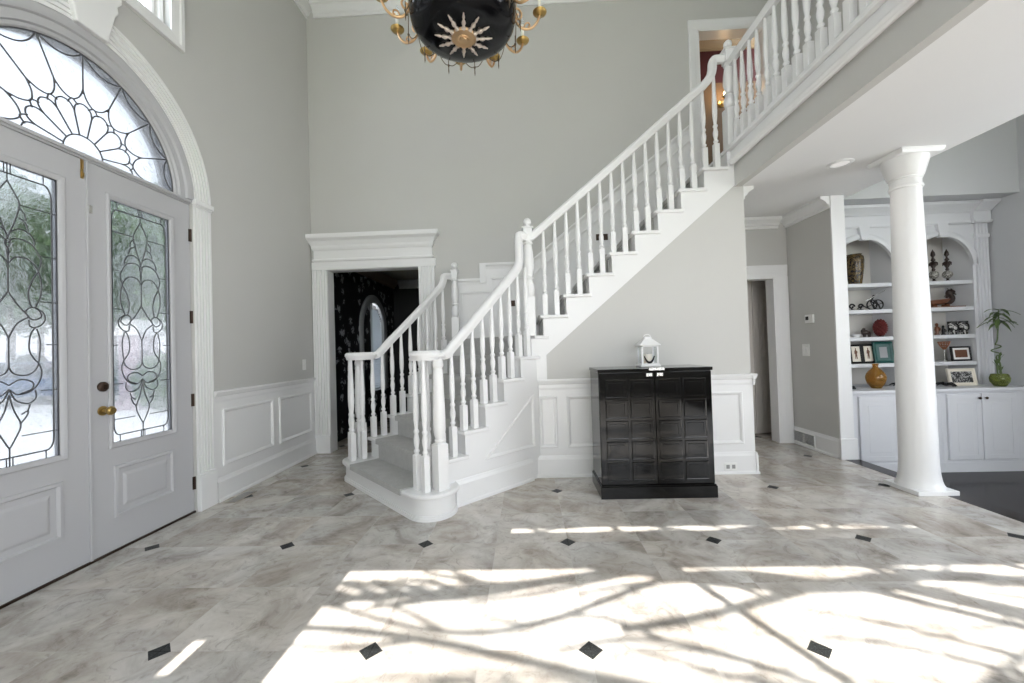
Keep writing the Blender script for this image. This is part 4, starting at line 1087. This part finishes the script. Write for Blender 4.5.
# wire cart sculpture
o = thing('sculpture', (3.94, YM, S2z), 'dark wire cannon sculpture with scrolled wheels on the second left shelf', 'sculpture')
m = MB(); bx = 3.94
m.tube([(bx - .035, YM - .04, S2z + .105), (bx + .185, YM - .05, S2z + .225)], [.007, .004], 8); m.build('barrel', M['silver'], o, 60, label='silver diagonal rod')
m = MB()
for wx in (bx + .04, bx + .11):
    m.tube([(wx + .055 * math.cos(t), YM - .03, S2z + .06 + .055 * math.sin(t)) for t in [2 * PI * i / 18 for i in range(18)]], .007, 6, cyc=True)
    for q in range(4): m.tube([(wx, YM - .03, S2z + .06), (wx + .055 * math.cos(q * PI / 2 + .4), YM - .03, S2z + .06 + .055 * math.sin(q * PI / 2 + .4))], .004, 5)
m.build('wheel', M['iron'], o, 60)
m = MB(); m.tube(smooth_path([(bx + .16, YM, S2z + .01), (bx + .13, YM, S2z + .07), (bx + .06, YM, S2z + .10), (bx + .065, YM - .03, S2z + .155)], 5), .008, 6); m.sphere((bx + .065, YM - .03, S2z + .160), .014); 
m.tube(smooth_path([(bx + .05, YM, S2z + .01), (bx - .04, YM, S2z + .05), (bx - .10, YM, S2z + .02)], 4), .006, 6)
m.build('carriage', M['iron'], o, 60)
for i, (dx, r) in enumerate(((-.194, .034), (-.095, .030))):
    o = thing('ornament', (bx + dx, YM - .04, S2z), ('dark scrolled iron ornament at the far left of the second left shelf', 'dark scrolled iron ornament between the left one and the cannon sculpture')[i], 'ornament', 'iron scroll ornaments')
    m = MB(); P = [(bx + dx + r * (1 - t / 9) * math.cos(t), YM - .04, S2z + .045 + r * (1 - t / 9) * math.sin(t)) for t in [j * .45 for j in range(16)]]; m.tube(P, .009, 6); m.build('scroll', M['iron'], o, 60)
    m = MB(); m.lathe([(.002, 0), (.03, 0), (.026, .008), (.006, .014), (.006, .03), (.002, .03)], 10, (bx + dx, YM - .04, S2z)); m.build('foot', M['iron'], o, 60)
# third left shelf
o = thing('dish', (3.78, YM, S3), 'small white dish at the left end of the third left shelf', 'dish')
m = MB(); m.lathe([(.002, 0), (.03, 0), (.034, .006), (.052, .032), (.054, .036), (.049, .036), (.03, .012), (.002, .010)], 18, (3.78, YM - .03, S3)); m.build('bowl', M['plastic'], o, 50)
o = thing('figurine', (3.926, YM, S3), 'small dark animal figurine beside the red coral ornament', 'figurine')
m = MB(); Rm = None
m.tube(smooth_path([(3.881, YM, S3 + .035), (3.906, YM, S3 + .055), (3.946, YM, S3 + .05), (3.971, YM, S3 + .03)], 4), [.010, .016, .020, .023, .026, .028, .028, .026, .024, .020, .016, .012, .006][:13], 9)
for x in (3.896, 3.911, 3.951, 3.966): m.tube([(x, YM, S3 + .045), (x + .004, YM, S3 + .002)], [.010, .008], 6)
m.tube(smooth_path([(3.886, YM, S3 + .05), (3.881, YM, S3 + .075), (3.896, YM, S3 + .09)], 4), .012, 8); m.sphere((3.901, YM, S3 + .092), .017)
m.build('body', M['darkwood'], o, 60)
o = thing('ornament', (4.085, YM, S3), 'red coral ball ornament on the third left shelf', 'ornament')
m = MB()
for i in range(90):
    z = 1 - 2 * (i + .5) / 90; a = i * 2.39996; r = math.sqrt(1 - z * z)
    d = V((r * math.cos(a), r * math.sin(a), z)); c = V((4.085, YM, S3 + .105)) + V((d.x * .048, d.y * .048, d.z * .082))
    m.tube([c - d * .02, c, c + d * .014, c + d * .022], [.010, .012, .009, .002], 6)
m.sphere((4.085, YM, S3 + .105), .048, sz=1.6); m.build('head', M['coral'], o, 60)
m = MB(); m.lathe([(.002, 0), (.03, 0), (.028, .006), (.012, .012), (.012, .02), (.002, .02)], 12, (4.085, YM, S3)); m.build('foot', M['darkwood'], o, 60)
# framed pictures
def framed(x, y, z, w, h, lean, yaw, fmat, mats, label, cat, border=.02, group=None, split=1):
    o = thing('picture_frame', (x, y, z), label, cat, group)
    Q = Matrix.Rotation(yaw, 3, 'Z') @ Matrix.Rotation(-lean, 3, 'X')
    fn = lambda a, b, hh: V((x, y, z)) + Q @ V((a, -hh, b))
    pw = w / split
    for i in range(split):
        x0 = -w / 2 + i * pw
        m = MB(); m.box(x0 + .002, x0 + pw - .002, .0, h, -.012, .0, fn)
        ls = [[fn(x0 + q, q, hh), fn(x0 + pw - q, q, hh), fn(x0 + pw - q, h - q, hh), fn(x0 + q, h - q, hh)] for q, hh in ((0.002, 0), (.002, .010), (border * .4, .013), (border, .006), (border, .0))]
        m.loops(ls, False, False); m.build('frame', fmat, o)
        m = MB(); m.box(x0 + border, x0 + pw - border, border, h - border, 0, .002, fn); m.build('mat', M[mats[0]], o)
        if mats[1] == 'figure':
            m = MB(); cx_ = x0 + pw / 2; s = h
            m.prism([(cx_ - .012, s * .24), (cx_ - .004, s * .24), (cx_, s * .42), (cx_ + .006, s * .24), (cx_ + .014, s * .24), (cx_ + .012, s * .50), (cx_ + .022, s * .62), (cx_ + .010, s * .68), (cx_ + .006, s * .72), (cx_ + .008, s * .80), (cx_ - .004, s * .81), (cx_ - .005, s * .72), (cx_ - .014, s * .66), (cx_ - .018, s * .5), (cx_ - .009, s * .52)], .002, .003, fn)
            m.build('picture', M['picbrown'], o)
        else:
            b2 = border * 2.2
            m = MB(); m.box(x0 + b2, x0 + pw - b2, b2, h - b2, .002, .003, fn); m.build('picture', M[mats[1]], o)
    return o
framed(3.845, 4.74, S4 + .001, .285, .22, .10, .05, M['charcoal'], ('cream', 'figure'), 'black double frame with two brown figure pictures on the left bay', 'picture frame', .022, split=2)
framed(4.052, 4.70, S4 + .001, .20, .245, .14, -.12, M['teal'], ('teal', 'picgrey'), 'teal leather photo frame partly hidden by the column', 'picture frame', .028)
framed(4.893, 4.70, S4 + .001, .205, .165, .10, -.05, M['charcoal'], ('plastic', 'picbrown'), 'black frame with a wide white mat on the right bay', 'picture frame', .018)
framed(4.73, 4.54, ZC + .001, .27, .19, .18, -.10, M['cream'], ('cream', 'photo'), 'cream framed black and white photograph on the counter', 'picture frame', .016)
o = thing('vase', (3.81, 4.54, ZC), 'round amber glass vase on the counter left of the column', 'vase')
m = MB(); m.lathe([(r * .84, z * .94) for r, z in [(.002, 0), (.05, 0), (.055, .008), (.088, .05), (.106, .10), (.108, .13), (.096, .17), (.066, .21), (.036, .235), (.028, .25), (.030, .27), (.037, .282), (.032, .282), (.024, .268), (.022, .25), (.05, .215), (.09, .16), (.10, .12), (.08, .05), (.045, .014), (.002, .012)]], 32, (3.81, 4.54, ZC)); m.build('body', M['amber'], o, 60)
o = MB(); o.lathe([(.002, 0), (.022, 0), (.024, .012), (.016, .028), (.005, .034), (.002, .034)], 14, (3.535, 4.50, ZC)); o.build('paperweight', M['iron'], None, 50, label='small dark paperweight at the left end of the counter', cat='paperweight')
def leafy(m, c, n, r, z, seed):
    rnd = random.Random(seed)
    for i in range(n):
        a = rnd.uniform(0, 2 * PI); L = r * rnd.uniform(.6, 1); d = V((math.cos(a), math.sin(a), 0))
        P = smooth_path([V(c) + V((0, 0, .012)), V(c) + d * L * .5 + V((0, 0, z * rnd.uniform(.6, 1))), V(c) + d * L + V((0, 0, z * rnd.uniform(.1, .5)))], 4)
        m.tube(P, [.003 + .007 * math.sin(PI * min(1, j / 8 + .05)) for j in range(9)], 5)
o = MB(); leafy(o, (4.02, 4.50, ZC), 10, .09, .06, 3); o.build('ornament', M['iron'], None, 60, label='dark spiky metal ornament beside the amber vase', cat='ornament')
o = MB(); leafy(o, (4.50, 4.50, ZC), 14, .11, .045, 5); o.build('ornament', M['iron'], None, 60, label='dark twisted metal ornament beside the cream framed photograph', cat='ornament')
# right bay
for i, x in enumerate((4.71, 4.862)):
    o = thing('finial', (x, YM, S1), ('tall dark finial with silver ball half hidden by the column', 'tall dark finial with silver ball in the middle of the top right shelf')[i], 'ornament', 'dark finials with silver balls')
    m = MB(); m.lathe([(.002, 0), (.036, 0), (.034, .008), (.014, .02), (.010, .03), (.016, .04), (.002, .042)], 14, (x, YM, S1)); m.build('foot', M['darkwood'], o, 50)
    m = MB(); m.sphere((x, YM, S1 + .085), .046, 16, 10); m.build('ball', M['silverball'], o, 60, label='silver filigree ball')
    m = MB(); m.lathe([(.010, .128), (.018, .145), (.010, .16), (.024, .19), (.026, .22), (.010, .238), (.022, .255), (.012, .275), (.008, .29), (.022, .312), (.018, .342), (.005, .368), (.002, .38)], 10, (x, YM, S1))
    for q in range(6):
        a = q * PI / 3
        m.tube([(x + .018 * math.cos(a), YM + .018 * math.sin(a), S1 + .235), (x + .034 * math.cos(a), YM + .034 * math.sin(a), S1 + .22), (x + .036 * math.cos(a), YM + .036 * math.sin(a), S1 + .19)], [.006, .007, .003], 5)
    m.build('spire', M['darkwood'], o, 60)
o = thing('sculpture', (4.80, YM, S2z), 'carved wooden dragon boat on the second right shelf', 'sculpture')
m = MB(); ls = []
for t in [i / 10 for i in range(11)]:
    x = 4.605 + .26 * t; w = .045 * math.sin(PI * (.12 + .80 * t)) + .006; zb = .030 + .02 * t * t; zt = .085 + .02 * t
    ls.append([V((x, YM - w, S2z + zt)), V((x, YM - w * .8, S2z + zb + .015)), V((x, YM, S2z + zb)), V((x, YM + w * .8, S2z + zb + .015)), V((x, YM + w, S2z + zt)), V((x, YM, S2z + zt - .012))])
m.loops(ls); m.build('hull', M['wood'], o, 50)
m = MB(); m.tube(smooth_path([(4.815, YM, S2z + .065), (4.875, YM, S2z + .07), (4.90, YM, S2z + .11), (4.88, YM, S2z + .145), (4.865, YM, S2z + .165), (4.885, YM, S2z + .188), (4.93, YM, S2z + .178)], 4), [.024, .026, .028, .029, .030, .030, .029, .028, .027, .026, .025, .025, .026, .027, .028, .028, .028, .029, .029, .028, .026, .024, .020, .016, .012], 9)
for a in range(6): m.tube([(4.87 - .004 * a, YM, S2z + .175 - .012 * a), (4.845 - .006 * a, YM, S2z + .20 - .014 * a)], [.010, .003], 5)
m.tube([(4.905, YM, S2z + .168), (4.945, YM, S2z + .151)], [.012, .006], 6); m.tube([(4.89, YM - .012, S2z + .195), (4.87, YM - .02, S2z + .225)], [.007, .002], 5); m.tube([(4.89, YM + .012, S2z + .195), (4.87, YM + .02, S2z + .225)], [.007, .002], 5)
m.build('dragon_head', M['darkwood'], o, 60)
m = MB(); m.box(4.605, 5.0, YM - .05, YM + .05, S2z, S2z + .016); m.box(4.665, 4.705, YM - .03, YM + .03, S2z + .016, S2z + .034); m.box(4.805, 4.845, YM - .03, YM + .03, S2z + .016, S2z + .040); m.build('stand', M['wood'], o, bevel=.003)
for x, l in ((4.828, 'left of two black and white patterned mugs on the third right shelf'), (4.943, 'right of two black and white patterned mugs on the third right shelf')):
    o = thing('mug', (x, 4.72, S3), l, 'mug', 'black and white mugs')
    m = MB(); m.lathe([(.002, 0), (.034, 0), (.037, .004), (.039, .06), (.043, .150), (.039, .150), (.035, .06), (.032, .012), (.002, .010)], 22, (x, 4.72, S3)); m.build('body', M['mug'], o, 60)
    m = MB(); m.tube(smooth_path([(x - .010, 4.72 - .041, S3 + .12), (x - .016, 4.72 - .07, S3 + .11), (x - .016, 4.72 - .072, S3 + .06), (x - .010, 4.72 - .041, S3 + .04)], 5), .006, 7); m.build('handle', M['charcoal'], o, 60)
o = thing('figurine', (4.785, YM, S3), 'tiny dark standing figurine left of the patterned mugs', 'figurine')
m = MB(); m.lathe([(.002, 0), (.020, 0), (.018, .01), (.012, .02), (.016, .045), (.012, .07), (.007, .078), (.012, .09), (.010, .104), (.002, .110)], 12, (4.785, YM, S3)); m.tube([(4.785, YM - .012, S3 + .068), (4.799, YM - .018, S3 + .05), (4.793, YM - .02, S3 + .035)], .005, 6); m.build('body', M['iron'], o, 60)
o = thing('figurine', (4.715, YM, S3), 'brown carved figurine at the column edge of the third right shelf', 'figurine')
m = MB(); m.lathe([(.002, 0), (.024, 0), (.022, .012), (.014, .03), (.022, .06), (.018, .09), (.009, .10), (.015, .115), (.012, .132), (.002, .138)], 12, (4.715, YM, S3)); m.tube([(4.715, YM - .018, S3 + .09), (4.73, YM - .024, S3 + .07), (4.72, YM - .026, S3 + .05)], .006, 6); m.build('body', M['wood'], o, 60)
o = thing('wire_bowl', (4.786, YM, S4), 'copper wire bowl on a thin stand on the fourth right shelf', 'wire bowl')
m = MB(); bxx = 4.786
for j, (r, z) in enumerate(((.056, .218), (.051, .200), (.041, .178), (.025, .155), (.010, .135))):
    m.tube([(bxx + r * math.cos(t), YM + r * .7 * math.sin(t), S4 + z) for t in [2 * PI * i / 20 for i in range(20)]], .0045 if j else .007, 5, cyc=True)
for q in range(12):
    a = q * PI / 6; m.tube(smooth_path([(bxx + r * math.cos(a), YM + r * .7 * math.sin(a), S4 + z) for r, z in ((.056, .218), (.051, .200), (.041, .178), (.025, .155), (.008, .132))], 2), .003, 5)
m.build('bowl', M['copper'], o, 60)
m = MB(); m.tube([(bxx, YM, S4 + .006), (bxx, YM, S4 + .135)], .003, 6); m.lathe([(.002, 0), (.035, 0), (.034, .004), (.004, .007), (.002, .007)], 16, (bxx, YM, S4)); m.build('stand', M['silver'], o, 60)
# lucky bamboo
px, py = 4.975, 4.42
o = thing('potted_plant', (px, py, ZC), 'curly bamboo plant in a green glass bowl on the counter', 'potted plant')
m = MB(); m.lathe([(r * .82, z) for r, z in [(.002, 0), (.052, 0), (.058, .006), (.088, .05), (.094, .085), (.080, .125), (.074, .130), (.072, .126), (.086, .085), (.080, .05), (.05, .012), (.002, .010)]], 28, (px, py, ZC)); m.build('bowl', M['greenglass'], o, 60)
m = MB(); m.lathe([(.002, .014), (.038, .014), (.058, .05), (.060, .06), (.002, .062)], 20, (px, py, ZC)); m.build('pebbles', M['darkwood'], o, 60)
m = MB()
P = [V((px - .01, py, ZC + .06)), V((px - .02, py, ZC + .16)), V((px - .022, py, ZC + .26)), V((px - .02, py, ZC + .32))]
for t in [i * .5 for i in range(17)]: P.append(V((px - .022 + .042 * math.cos(t - .6), py + .024 * math.sin(t - .6), ZC + .335 + .0135 * t)))
P += [V((px - .006, py, ZC + .49)), V((px + .004, py, ZC + .58)), V((px + .016, py, ZC + .70)), V((px + .024, py, ZC + .80))]
m.tube(smooth_path(P, 3), .0062, 7)
m.tube(smooth_path([V((px + .012, py, ZC + .06)), V((px + .015, py, ZC + .14)), V((px + .010, py, ZC + .24)), V((px - .01, py + .01, ZC + .29))], 4), .008, 7)
m.build('stem', M['stem'], o, 60)
def blade(m, base, d, L, w, droop, nseg=7):
    d = V(d).normalized(); side = d.cross(V((0, 0, 1))).normalized(); ls = []
    for i in range(nseg + 1):
        t = i / nseg; c = V(base) + d * L * t + V((0, 0, -droop * t * t))
        ww = w * (math.sin(PI * min(1, .12 + .88 * t)) if t < 1 else 0) / 2 + .0006
        n = V((0, 0, 1)); ls.append([c - side * ww + n * .004, c - n * .002, c + side * ww + n * .004, c + n * .0012])
    m.loops(ls)
rnd = random.Random(11); top = V((px + .024, py, ZC + .81))
for i in range(19):
    a = i * 2.4 + .3; el = rnd.uniform(-.3, .65); L = rnd.uniform(.11, .175)
    m = MB(); blade(m, top + V((-.01 * (i / 15), 0, -.13 * (i / 15))), (math.cos(a), math.sin(a) * .6, el), L, .036, .09); m.build('leaf', M['leaf'], o, 60)
for i in range(7):
    a = i * 1.1; m = MB(); blade(m, (px - .006 + .006 * math.cos(a), py, ZC + .14 + .025 * i), (math.cos(a) * .5, math.sin(a) * .4, .9), .09, .020, .01); m.build('leaf', M['leaf'], o, 60)
# ------------------------------------------------------------------ outside the front door
MB().box(-45, -2.83, -25, 45, -.30, -.16).build('ground', M['drive'], label='pale driveway outside the front door', cat='driveway', kind='structure')
MB().box(-2.83, 25, -30, -4.36, -.50, -.16).build('ground', paint('pale_lawn', (.32, .36, .22), .9, .2), label='garden behind the rear windows', cat='lawn', kind='structure')
MB().box(-4.6, -2.83, .6, 4.2, -.158, -.02).build('doorstep', M['drive'], bevel=.01, label='pale doorstep outside the front door', cat='step', kind='structure')
def crown(m, c, r, n, s, rnd, sz=1.0):
    for i in range(n):
        while True:
            d = V((rnd.uniform(-1, 1), rnd.uniform(-1, 1), rnd.uniform(-1, 1)))
            if .25 < d.length < 1: break
        d = d * (d.length ** -.4)
        p = V(c) + V((d.x * r, d.y * r, d.z * r * sz))
        a = V((rnd.gauss(0, 1), rnd.gauss(0, 1), rnd.gauss(0, 1))).normalized(); b = a.orthogonal().normalized(); k = s * rnd.uniform(.6, 1.3)
        m.add([p - a * k, p - b * k * .5 + V((0, 0, .02)), p + a * k, p + b * k * .5 + V((0, 0, .02))], [(0, 1, 2, 3)])
def tree(x, y, h, r, mat, label, seed, n=900, leaf=.20):
    rnd = random.Random(seed); o = thing('tree', (x, y, -.16), label, 'tree', 'trees beyond the driveway')
    m = MB(); m.tube(smooth_path([(x, y, -.2), (x + .1, y, h * .35), (x - .05, y + .1, h * .8)], 5), [.16 - .010 * i for i in range(11)], 8)
    for i in range(7):
        a = i * 2.4; z = h * (.3 + .06 * i); m.tube([(x, y, z), (x + math.cos(a) * r * .4, y + math.sin(a) * r * .4, z + .4), (x + math.cos(a) * r * .7, y + math.sin(a) * r * .7, z + .9)], [.06, .04, .02], 6)
    m.build('trunk', M['bark'], o, 60)
    m = MB()
    for i in range(6):
        crown(m, (x + rnd.uniform(-.5, .5) * r, y + rnd.uniform(-.5, .5) * r, h * (.45 + .09 * i)), r * rnd.uniform(.5, .8), n // 6, leaf, rnd)
    m.build('foliage', mat, o)
for i, (x, y, h, r, mt) in enumerate(((-20.8, 15.4, 8.5, 2.2, 'leaf_out'), (-26, 20.5, 9.5, 2.6, 'leaf_blue'), (-17.6, 16.4, 8.0, 2.2, 'leaf_blue'), (-22.5, 22.5, 10, 2.6, 'leaf_out'), (-15.2, 17.0, 8.5, 2.0, 'leaf_out'), (-18.5, 21, 10, 2.4, 'leaf_blue'), (-33, 24.5, 11, 3.2, 'leaf_out'))):
    tree(x, y, h, r, M[mt], 'green tree beyond the driveway seen through the leaded front door glass', 40 + i, 2400, .24)
def shrub(x, y, r, h, mat, label, seed, grp):
    rnd = random.Random(seed); o = thing('shrub', (x, y, -.16), label, 'shrub', grp)
    m = MB()
    for i in range(6): a = i * 1.05; m.tube([(x, y, -.2), (x + .4 * r * math.cos(a), y + .4 * r * math.sin(a), h * .6)], [.03, .012], 5)
    m.build('stems', M['bark'], o)
    m = MB(); crown(m, (x, y, h * .48), r, 1500, .12, rnd, h * .55 / r); m.build('foliage', mat, o)
for i in range(9):
    t = i / 8; shrub(-12.6 - 8.6 * t, 13.6 + 2.6 * math.sin(2.1 * t) - .6 * t, .60, 1.25 + .3 * math.sin(i * 2.1), M['leaf_blue'], 'dark green shrub in the hedge across the driveway', 90 + i, 'hedge shrubs')
shrub(-9.75, 10.35, .55, 1.3, M['leaf_out'], 'round clipped green shrub beside the stone gate pillar', 77, None)
o = thing('gate_pillar', (-11.0, 11.0, -.16), 'mauve stone gate pillar with arched cap beyond the driveway', 'pillar')
m = MB(); m.box(-11.3, -10.7, 10.7, 11.3, -.16, 1.9); m.box(-11.36, -10.64, 10.64, 11.36, -.16, .1); m.build('shaft', M['brick'], o, bevel=.02)
m = MB(); m.box(-11.4, -10.6, 10.6, 11.4, 1.9, 2.0); m.prism([(-11.35, 2.0), (-10.65, 2.0)] + arc(-11.0, 2.0, .35, 0, PI, 10), 10.65, 11.35, lambda a, b, h: V((a, h, b))); m.build('cap', M['drive'], o, bevel=.01)
o = thing('car', (-17.6, 13.4, -.16), 'dark blue parked car seen through the left door glass', 'car')
def carfn(a, b, h): # a along the car, b up, h across
    d = V((.80, -.60, 0)); s = V((.60, .80, 0)); return V((-17.6, 13.4, -.16)) + d * a + s * h + V((0, 0, b))
side = [(-2.1, .30), (2.1, .30), (2.15, .62), (1.95, .86), (1.0, .95), (.45, 1.40), (-1.0, 1.43), (-1.7, 1.02), (-2.1, .95)]
m = MB(); m.loops([[carfn(a * f, b, h) for a, b in side] for h, f in ((-.86, .96), (-.80, 1), (.80, 1), (.86, .96))]); m.build('body', M['car'], o, 30)
m = MB()
for s in (-1, 1): m.prism([(.90, .97), (.40, 1.34), (-.95, 1.37), (-1.5, 1.02)], s * .862, s * .868, lambda a, b, h: carfn(a, b, h))
m.loops([[carfn(a, b, h) for a, b in ((1.02, .97), (.50, 1.36))] for h in (-.72, .72)], False, False, False)
m.build('window', M['carglass'], o)
for a in (-1.35, 1.35):
    for s in (-1, 1):
        m = MB(); m.loops([[carfn(a + r * math.cos(t), .32 + r * math.sin(t), s * h) for t in [2 * PI * i / 18 for i in range(18)]] for r, h in ((.10, .80), (.30, .80), (.32, .83), (.32, .88), (.22, .89), (.05, .87))]); m.build('wheel', M['tyre'], o, 40)

# bare tree behind the rear windows; only its shadow falls into the room
rnd = random.Random(5); bare = MB()
def limb(p, d, L, r, dep):
    n = 5; P = [V(p)]; q = V(d).normalized()
    for i in range(n):
        q = (q + V((rnd.gauss(0, .13), rnd.gauss(0, .13), rnd.gauss(.0, .10)))).normalized(); P.append(P[-1] + q * L / n)
    bare.tube(P, [r * (1 - .55 * i / n) for i in range(n + 1)], 6 if r > .02 else 4)
    if dep <= 0: return
    for i in range(1, n + 1):
        for s in range(2 if dep > 1 else 1):
            if rnd.random() < .80:
                o = V((rnd.gauss(0, .6), rnd.gauss(0, .5), rnd.gauss(.05, .45)))
                limb(P[i], q * .75 + o, L * rnd.uniform(.42, .62), max(r * .45, .006), dep - 1)
tx, ty = 5.6, -9.6
bare.tube(smooth_path([(tx, ty, -.3), (tx - .1, ty, 2.0), (tx, ty + .2, 4.5), (tx - .3, ty, 8.0)], 5), [.26 - .011 * i for i in range(16)], 9)
for z, dx, dz, L, r in ((2.2, -1, .03, 7.4, .05), (3.0, -1, .05, 7.2, .06), (3.8, -1, .02, 7.4, .05), (4.6, -1, .04, 7.4, .06), (5.2, -1, .01, 7.2, .05)):
    limb((tx, ty + rnd.uniform(-1, 1), z), (dx, rnd.uniform(-.1, .1), dz), L, r, 1)
# fine, nearly level twigs of the upper crown reaching towards the windows
for i in range(44):
    dy = rnd.uniform(-.7, .7); z = 3.15 + 1.66 * ((i * .618) % 1.0) ** .75 + .52 * dy; x = rnd.uniform(1.2, 5.2); L = rnd.uniform(2.0, 5.5); r = rnd.choice((.007, .009, .012, .016, .022, .034))
    n = 12; ph = rnd.uniform(0, 6); am = rnd.uniform(.02, .06); sl = rnd.uniform(-.02, .02); fq = rnd.uniform(.5, .9)
    P = [V((x - L * j / n, -6.5 + dy + .1 * math.sin(j * .7 + ph), z + am * math.sin(j * fq + ph) + sl * j)) for j in range(n + 1)]
    bare.tube(smooth_path(P, 3), [r * (1 - .6 * j / 37) for j in range(37)], 5)
    if r > .010:
        for q in range(2, n, 2):
            e = rnd.choice((-1, 1)); d = rnd.uniform(.3, .8)
            bare.tube(smooth_path([P[q], P[q] + V((-d * .5, .05, e * .05)), P[q] + V((-d, .08, e * rnd.uniform(.03, .12)))], 3), [.010, .009, .008, .007, .006, .005, .003], 4)
    bare.tube([P[0], P[0] + V((.9, -.4, -.1)), V((tx, ty, 3.4 + .04 * i))], [r, r * 1.2, r * 1.6], 5)
bare.tube(smooth_path([(3.2, -6.9, 4.9), (1.8, -6.6, 4.72), (.6, -6.5, 4.55), (-.2, -6.5, 4.46), (-1.5, -6.5, 4.40)], 4), [.030 - .0012 * i for i in range(17)], 6)
for i in range(22):
    x = -.05 - 1.4 * i / 21; e = 1 if i % 2 else -1
    bare.tube([(x, -6.5, 4.455 + .04 * (x + .2)), (x - .16, -6.47, 4.455 + .04 * x + e * rnd.uniform(.02, .05)), (x - .36, -6.45, 4.455 + .04 * x + e * rnd.uniform(.04, .085))], [.013, .012, .006], 5)
bare.build('tree', M['bark'], None, 60, origin=(tx, ty, -.16), label='bare garden tree outside the rear windows, shading the floor', cat='tree')

# ------------------------------------------------------------------ light
w = bpy.data.worlds.new('sky'); SC.world = w; w.use_nodes = True
nt = w.node_tree; bg = nt.nodes['Background']
tc = nt.nodes.new('ShaderNodeTexCoord'); sp = nt.nodes.new('ShaderNodeSeparateXYZ'); rp = nt.nodes.new('ShaderNodeValToRGB')
nt.links.new(tc.outputs['Generated'], sp.inputs[0]); nt.links.new(sp.outputs[2], rp.inputs[0]); nt.links.new(rp.outputs[0], bg.inputs[0])
rp.color_ramp.elements[0].position = 0.0; rp.color_ramp.elements[0].color = (.95, .97, 1.0, 1)
rp.color_ramp.elements[1].position = .7; rp.color_ramp.elements[1].color = (.78, .87, 1.0, 1)
bg.inputs[1].default_value = SKY = 6.5
def lamp(name, ty, loc, rot, energy, color=(1, 1, 1), **k):
    l = bpy.data.lights.new(name, ty); l.energy = energy; l.color = color
    for a, b in k.items(): setattr(l, a, b)
    o = bpy.data.objects.new(name, l); COL.objects.link(o); o.location = loc; o.rotation_euler = rot
    return o
EL = math.radians(27.5)
lamp('sun', 'SUN', (0, -20, 12), (PI / 2 - EL, 0, 0), 19, (1, .96, .90), angle=math.radians(.15))
lamp('sconce_lamp', 'POINT', (2.785, 5.43, 4.62), (0, 0, 0), 2, (1, .66, .34), shadow_soft_size=.03)
lamp('recessed_lamp', 'SPOT', (2.66, 3.42, 2.66), (0, 0, 0), 5, (1, .93, .84), spot_size=2.4, spot_blend=.8, shadow_soft_size=.06)
def portal(name, loc, rot, sx, sy):
    o = lamp(name, 'AREA', loc, rot, 1, shape='RECTANGLE', size=sx, size_y=sy); o.data.cycles.is_portal = True
portal('sky_portal', (1.0, -4.28, 2.28), (PI / 2, 0, 0), 4.1, 2.74)
portal('sky_portal', (-.35, -4.28, 4.72), (PI / 2, 0, 0), 4.1, 1.25)
portal('sky_portal', (4.3, -4.28, 1.6), (PI / 2, 0, 0), 1.5, 1.8)
portal('sky_portal', (5.29, 1.4, 1.75), (0, PI / 2, 0), 2.3, 2.4)

# ------------------------------------------------------------------ camera
F, YAW, PITCH, ROLL, CAMH = 401.068, -.0358727, .0167286, -.0305587, 1.2232
cy_, sy_ = math.cos(YAW), math.sin(YAW); cp, sp_ = math.cos(PITCH), math.sin(PITCH); cr, sr = math.cos(ROLL), math.sin(ROLL)
fwd = V((sy_ * cp, cy_ * cp, sp_)); right = V((cy_, -sy_, 0)); up = right.cross(fwd)
r2 = right * cr + up * sr; u2 = up * cr - right * sr
cam = bpy.data.cameras.new('camera'); cam.sensor_width = 36; cam.sensor_fit = 'HORIZONTAL'; cam.lens = F / 1024 * 36; cam.clip_start = .02; cam.clip_end = 200
co = bpy.data.objects.new('camera', cam); COL.objects.link(co)
co.matrix_world = Matrix(((r2.x, u2.x, -fwd.x, 0), (r2.y, u2.y, -fwd.y, 0), (r2.z, u2.z, -fwd.z, CAMH), (0, 0, 0, 1)))
SC.camera = co
SC.view_settings.view_transform = 'Standard'; SC.view_settings.look = 'None'; SC.view_settings.gamma = 1; SC.view_settings.use_curve_mapping = False
SC.view_settings.exposure = 0.24
cyc = SC.cycles
cyc.use_denoising = True; cyc.denoiser = 'OPENIMAGEDENOISE'
cyc.max_bounces = 10; cyc.diffuse_bounces = 6; cyc.glossy_bounces = 4; cyc.transmission_bounces = 8; cyc.transparent_max_bounces = 12
cyc.caustics_reflective = False; cyc.caustics_refractive = False; cyc.sample_clamp_indirect = 8
